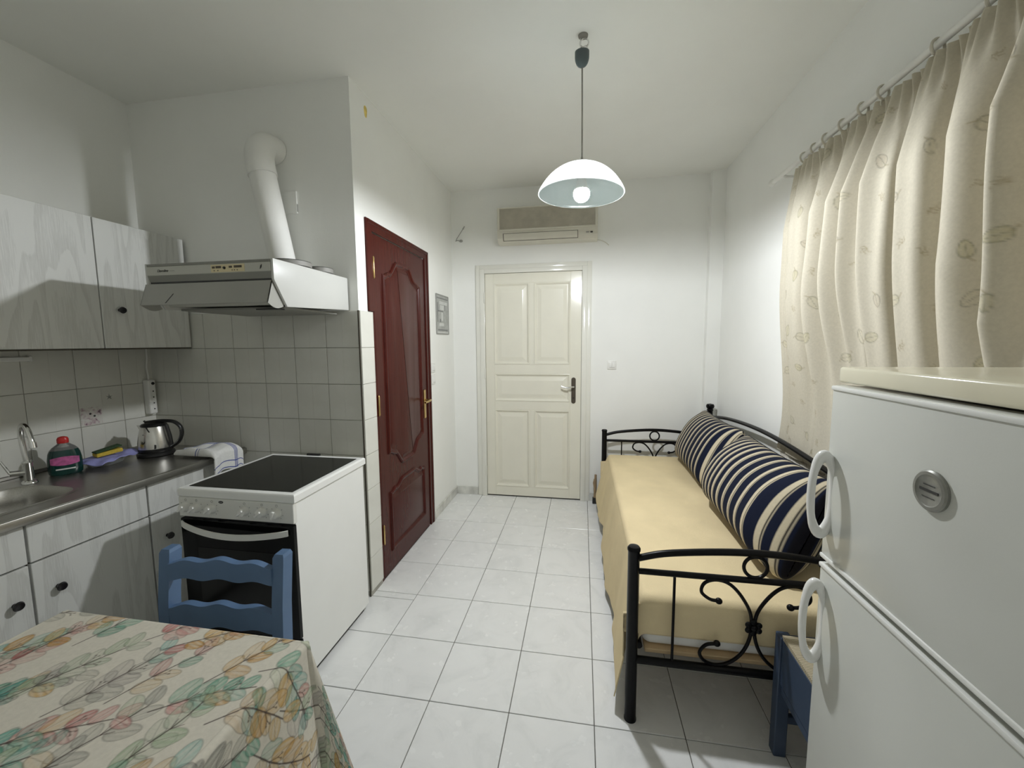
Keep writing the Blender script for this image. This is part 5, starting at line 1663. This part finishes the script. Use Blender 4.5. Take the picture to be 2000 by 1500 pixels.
# ------------------------------------------------------------------ curtain, rod, rings, lace
RX, RZ = 0.985, 2.335
def curtains():
    t = thing('curtain_rod', 'thin white curtain rod on brackets along the window wall', 'curtain rod', (RX, 0.1, RZ))
    bm = bmesh.new(); tube(bm, [(RX, 1.135, RZ), (RX, -0.95, RZ)], 0.0125, 14)
    obj('pole', bm, 'whiteplastic', t, smooth=True)
    bm = bmesh.new(); lathe(bm, [(0, -0.002), (0.013, 0), (0.014, 0.012), (0.012, 0.016), (0.019, 0.028), (0.019, 0.042), (0.010, 0.052), (0, 0.054)], (RX, 1.13, RZ), 16, (0, 1, 0))
    obj('finial', bm, 'whiteplastic', t, smooth=True)
    for y in (1.03, -0.85):
        bm = bmesh.new(); bx(bm, XR - 0.008, XR, y - 0.02, y + 0.02, RZ - 0.055, RZ + 0.03, 0.002, 1); tube(bm, [(XR - 0.004, y, RZ - 0.02), (RX + 0.01, y, RZ - 0.02), (RX, y, RZ - 0.012)], 0.008, 10)
        obj('bracket', bm, 'whiteplastic', t, smooth=True)
    ring_y = [0.826, 0.735, 0.645, 0.528, 0.410, 0.304, 0.077, -0.093, -0.25, -0.40, -0.55, -0.70]
    names = ['first curtain ring from the far rod end', 'second curtain ring from the far rod end', 'third curtain ring from the far rod end', 'fourth curtain ring from the far rod end', 'fifth curtain ring from the far rod end', 'sixth curtain ring from the far rod end', 'seventh curtain ring from the far rod end', 'curtain ring nearest the top right picture corner']
    for k, y in enumerate(ring_y[:8]):
        bm = bmesh.new()
        c = Vector((RX, y, RZ - 0.008))
        pts = []
        for q in range(21):
            a = 2 * PI * q / 21
            pts.append(c + Vector((math.cos(a) * 0.023, math.cos(a) * 0.008, math.sin(a) * 0.023)))
        tube(bm, pts, 0.0042, 8, closed=True)
        rg = thing('curtain_ring', names[k], 'curtain ring', (RX, y, RZ), group='curtain rings on the rod')
        obj('loop', bm, 'ring', rg, smooth=True)
        bm = bmesh.new(); tube(bm, spline([(RX, y, RZ - 0.030), (RX - 0.006, y, RZ - 0.040), (RX - 0.004, y, RZ - 0.052)], 4), 0.0025, 6)
        obj('hook', bm, 'ring', rg, smooth=True)
    # drape
    y_a, y_b = 0.895, -0.90
    nz = 380
    yy = np.concatenate([np.linspace(0, 0.70, 760)[:-1], np.linspace(0.70, 1, 60)])       # fraction along the heading
    zt, zb = RZ - 0.030, 0.845
    zz = np.linspace(0, 1, nz)
    F, Zf = np.meshgrid(yy, zz, indexing='ij')
    z = zt + (zb - zt) * Zf
    Wd = y_a - y_b
    depth_k = np.clip((zt - z) / 0.30, 0, 1)
    # folds: irregular spacing, deepening below the heading tape
    s = F * Wd
    ph = 2 * PI * s / 0.135 + 1.3 * np.sin(2 * PI * s / 0.63 + 0.6) + 0.5 * np.sin(2 * PI * s / 0.29)
    drift = 0.75 * Zf * np.sin(2 * PI * s / 0.8 + 1.0)
    main = np.sin(ph + drift)
    main = np.sin(ph + drift + 0.55 * main); main = np.sign(main) * np.abs(main) ** 0.8
    sub = np.sin(2.2 * ph + 1.7 * Zf + 0.8) * 0.30
    gather = np.sin(2 * PI * s / 0.030 + 0.8 * np.sin(2 * PI * s / 0.4))
    gk = np.clip(1 - (zt - z) / 0.16, 0, 1)
    amp = 0.062 * (0.13 + 0.87 * depth_k ** 0.8)
    off = amp * (main + sub * depth_k) + 0.012 * gather * gk + 0.006 * np.sin(9 * Zf + 14 * F)
    edge = np.clip(F / 0.07, 0, 1)
    off = off * (0.35 + 0.65 * edge)
    swing = 0.022 * edge * depth_k * np.cos(ph + drift)
    X = 0.968 + 0.016 * (1 - depth_k) - off
    Z0 = z
    Y = y_a - s + swing + (0.055 * Zf + 0.085 * Zf ** 3) * (1 - F) ** 5 - 0.006 * np.sin(4 * Zf)
    ky = np.clip((0.0 - Y) / 0.35, 0, 1); kz = np.clip((1.95 - Z0) / 0.45, 0, 1)
    lim = 0.880 + 0.052 * (ky * ky * (3 - 2 * ky)) * (kz * kz * (3 - 2 * kz))
    kb = np.clip((1.75 - Z0) / 0.78, 0, 1)                 # pressed back behind the daybed rail
    lim = np.maximum(lim, 0.880 + 0.140 * kb * kb * (3 - 2 * kb))
    X = lim + (np.clip(X, 0.880, 1.050) - 0.880) / 0.170 * (1.050 - lim)
    Z = z - 0.006 * np.abs(np.sin(2 * PI * s / 0.105)) * gk
    # heading edge ruffle above the tape
    su = np.concatenate([[0], np.cumsum(np.sqrt(np.diff(X[:, nz // 2]) ** 2 + np.diff(Y[:, nz // 2]) ** 2))])
    vz = -(zz * (zt - zb))
    C = np.ones(X.shape + (3,)) * np.array((0.63, 0.585, 0.475))
    rng = random.Random(21)
    vrev = vz[::-1].copy(); Crev = C[:, ::-1].copy()
    olive, tan = (0.55, 0.50, 0.27), (0.50, 0.41, 0.28)
    ink = (0.42, 0.36, 0.24)
    nx_, ny_ = int(su[-1] / 0.125), int((zt - zb) / 0.155)
    for i in range(nx_ + 1):
        for j in range(ny_ + 1):
            x = (i + 0.5 + rng.uniform(-0.3, 0.3)) * 0.125; v = -(j + 0.5 + 0.5 * (i % 2) + rng.uniform(-0.2, 0.2)) * 0.155
            kind = rng.random()
            an = rng.uniform(0, 2 * PI)
            if kind < 0.62:
                a_ = rng.uniform(0.022, 0.029)
                paint_leaf(Crev, su, vrev, x, v, an, a_, a_ * 0.62, rng.choice([olive, tan, (0.66, 0.60, 0.40)]), rng.choice([0.2, 0.35, 0.5]), 0.50, True, 0.28, 0.0026)
                paint_line(Crev, su, vrev, [(x - math.cos(an) * a_, v - math.sin(an) * a_), (x - math.cos(an + 0.3) * a_ * 1.6, v - math.sin(an + 0.3) * a_ * 1.6)], 0.0026, ink, 0.75)
            else:
                for e in range(4):
                    b_ = an + e * 0.9
                    paint_line(Crev, su, vrev, [(x, v), (x + math.cos(b_) * 0.012, v + math.sin(b_) * 0.012), (x + math.cos(b_ + 0.6) * 0.019, v + math.sin(b_ + 0.6) * 0.019)], 0.0024, ink, 0.6)
    C = Crev[:, ::-1]
    P = np.stack([X, Y, Z], -1)
    o = grid_mesh('window_curtain', P, 'curtainprint', None, C)
    tag(o, 'cream curtain with small leaf print hanging in folds from the rod', 'curtain')
    # lace panel behind, showing at the lower far edge
    n1, n2 = 160, 80
    P = np.zeros((n1, n2, 3))
    for i in range(n1):
        for j in range(n2):
            f, g = i / (n1 - 1), j / (n2 - 1)
            y = 1.025 - 0.75 * f
            zz_ = 1.02 - 0.24 * g
            P[i, j] = (1.0535 + 0.002 * math.sin(y * 60 + 2 * g), y + 0.018 * g * (1 - f) + 0.006 * math.sin(g * 40) * (1 - f), zz_)
    o = grid_mesh('lace_curtain', P, 'sheer')
    tag(o, 'white lace curtain edge peeking out below the cream curtain', 'curtain')
curtains()

# ------------------------------------------------------------------ fridge
def fridge():
    fx, yf_, yn, zt = 0.500, -0.415, -0.985, 1.392
    t = thing('fridge_freezer', 'white two-door fridge freezer with oval loop handles', 'fridge', (0.70, -0.70, 0))
    xb = 0.915
    obj('body', box(fx + 0.060, xb, yn + 0.006, yf_ - 0.006, 0.04, 1.345, 0.004, 1), 'fridgetrim', t)
    obj('plinth', box(fx + 0.09, xb, yn + 0.03, yf_ - 0.03, 0.0, 0.04), 'black', t)
    obj('seal_gap', box(fx + 0.040, fx + 0.062, yn + 0.010, yf_ - 0.010, 0.06, 1.350), 'black', t)
    bm = box(fx + 0.012, xb + 0.002, yn, yf_ + 0.002, 1.357, zt, 0.006, 3)
    obj('top_lid', bm, 'fridgelid', t, smooth=True)
    def door(name, z0, z1):
        d = obj(name, box(fx, fx + 0.042, yn, yf_, z0, z1, 0.006, 3), 'fridge', t, smooth=True)
        for z in ((z0 + 0.006, z1 - 0.006)):
            obj('edge_trim', box(fx - 0.0035, fx + 0.012, yn + 0.001, yf_ - 0.001, z - 0.005, z + 0.005, 0.003, 2), 'fridgetrim', d, smooth=True)
        return d
    up_ = door('freezer_door', 0.945, 1.351)
    lo_ = door('fridge_door', 0.055, 0.934)
    def loop_handle(parent, z0, z1):
        """flat oval loop standing off the far door edge"""
        zc, hh = (z0 + z1) / 2, (z1 - z0) / 2
        n = 40
        bm = bmesh.new()
        loops = []
        for k in range(n):
            a = 2 * PI * k / n
            ca, sa = math.cos(a), math.sin(a)
            # oval in the plane that stands out of the door, leaning along the face
            ox = 0.0215 - 0.0215 * ca
            oz = hh * np.sign(sa) * abs(sa) ** 0.85
            p = Vector((fx + 0.006 - ox, yf_ - 0.020 + ox * 0.10, zc + oz))
            wdt = 0.0072 + 0.016 * max(0, abs(sa) - 0.55)
            nrm = Vector((-ca * -1.0 * 0.9, 0, sa * 0.9))
            nrm = Vector((-(-ca), 0, sa)).normalized()
            tn = Vector((0, 1, 0))
            loops.append([p + tn * (0.0115 * math.cos(b)) + nrm * (wdt * math.sin(b)) for b in [2 * PI * q / 12 for q in range(12)]])
        R = [[bm.verts.new(q) for q in lp] for lp in loops]
        for i in range(n):
            A, B = R[i], R[(i + 1) % n]
            for k in range(12):
                bm.faces.new((A[k], A[(k + 1) % 12], B[(k + 1) % 12], B[k]))
        obj('handle', bm, 'handlewhite', parent, smooth=True, angle=80)
    loop_handle(up_, 1.010, 1.190)
    loop_handle(lo_, 0.700, 0.884)
    bm = bmesh.new(); lathe(bm, [(0, 0), (0.0335, 0), (0.0335, 0.004), (0.031, 0.0065), (0.026, 0.007), (0.024, 0.0055), (0, 0.0055)], (fx, -0.700, 1.208), 40, (-1, 0, 0))
    bd = obj('round_badge', bm, 'badge', up_, smooth=True)
    for (dz, hw_, hh_, m) in ((0.0, 0.018, 0.0022, 'darkmark'), (0.009, 0.011, 0.0007, 'darkmark'), (-0.011, 0.012, 0.0006, 'darkmark')):
        obj('badge_mark', box(fx - 0.0062, fx - 0.0052, -0.700 - hw_, -0.700 + hw_, 1.208 + dz - hh_, 1.208 + dz + hh_), m, bd)
fridge()
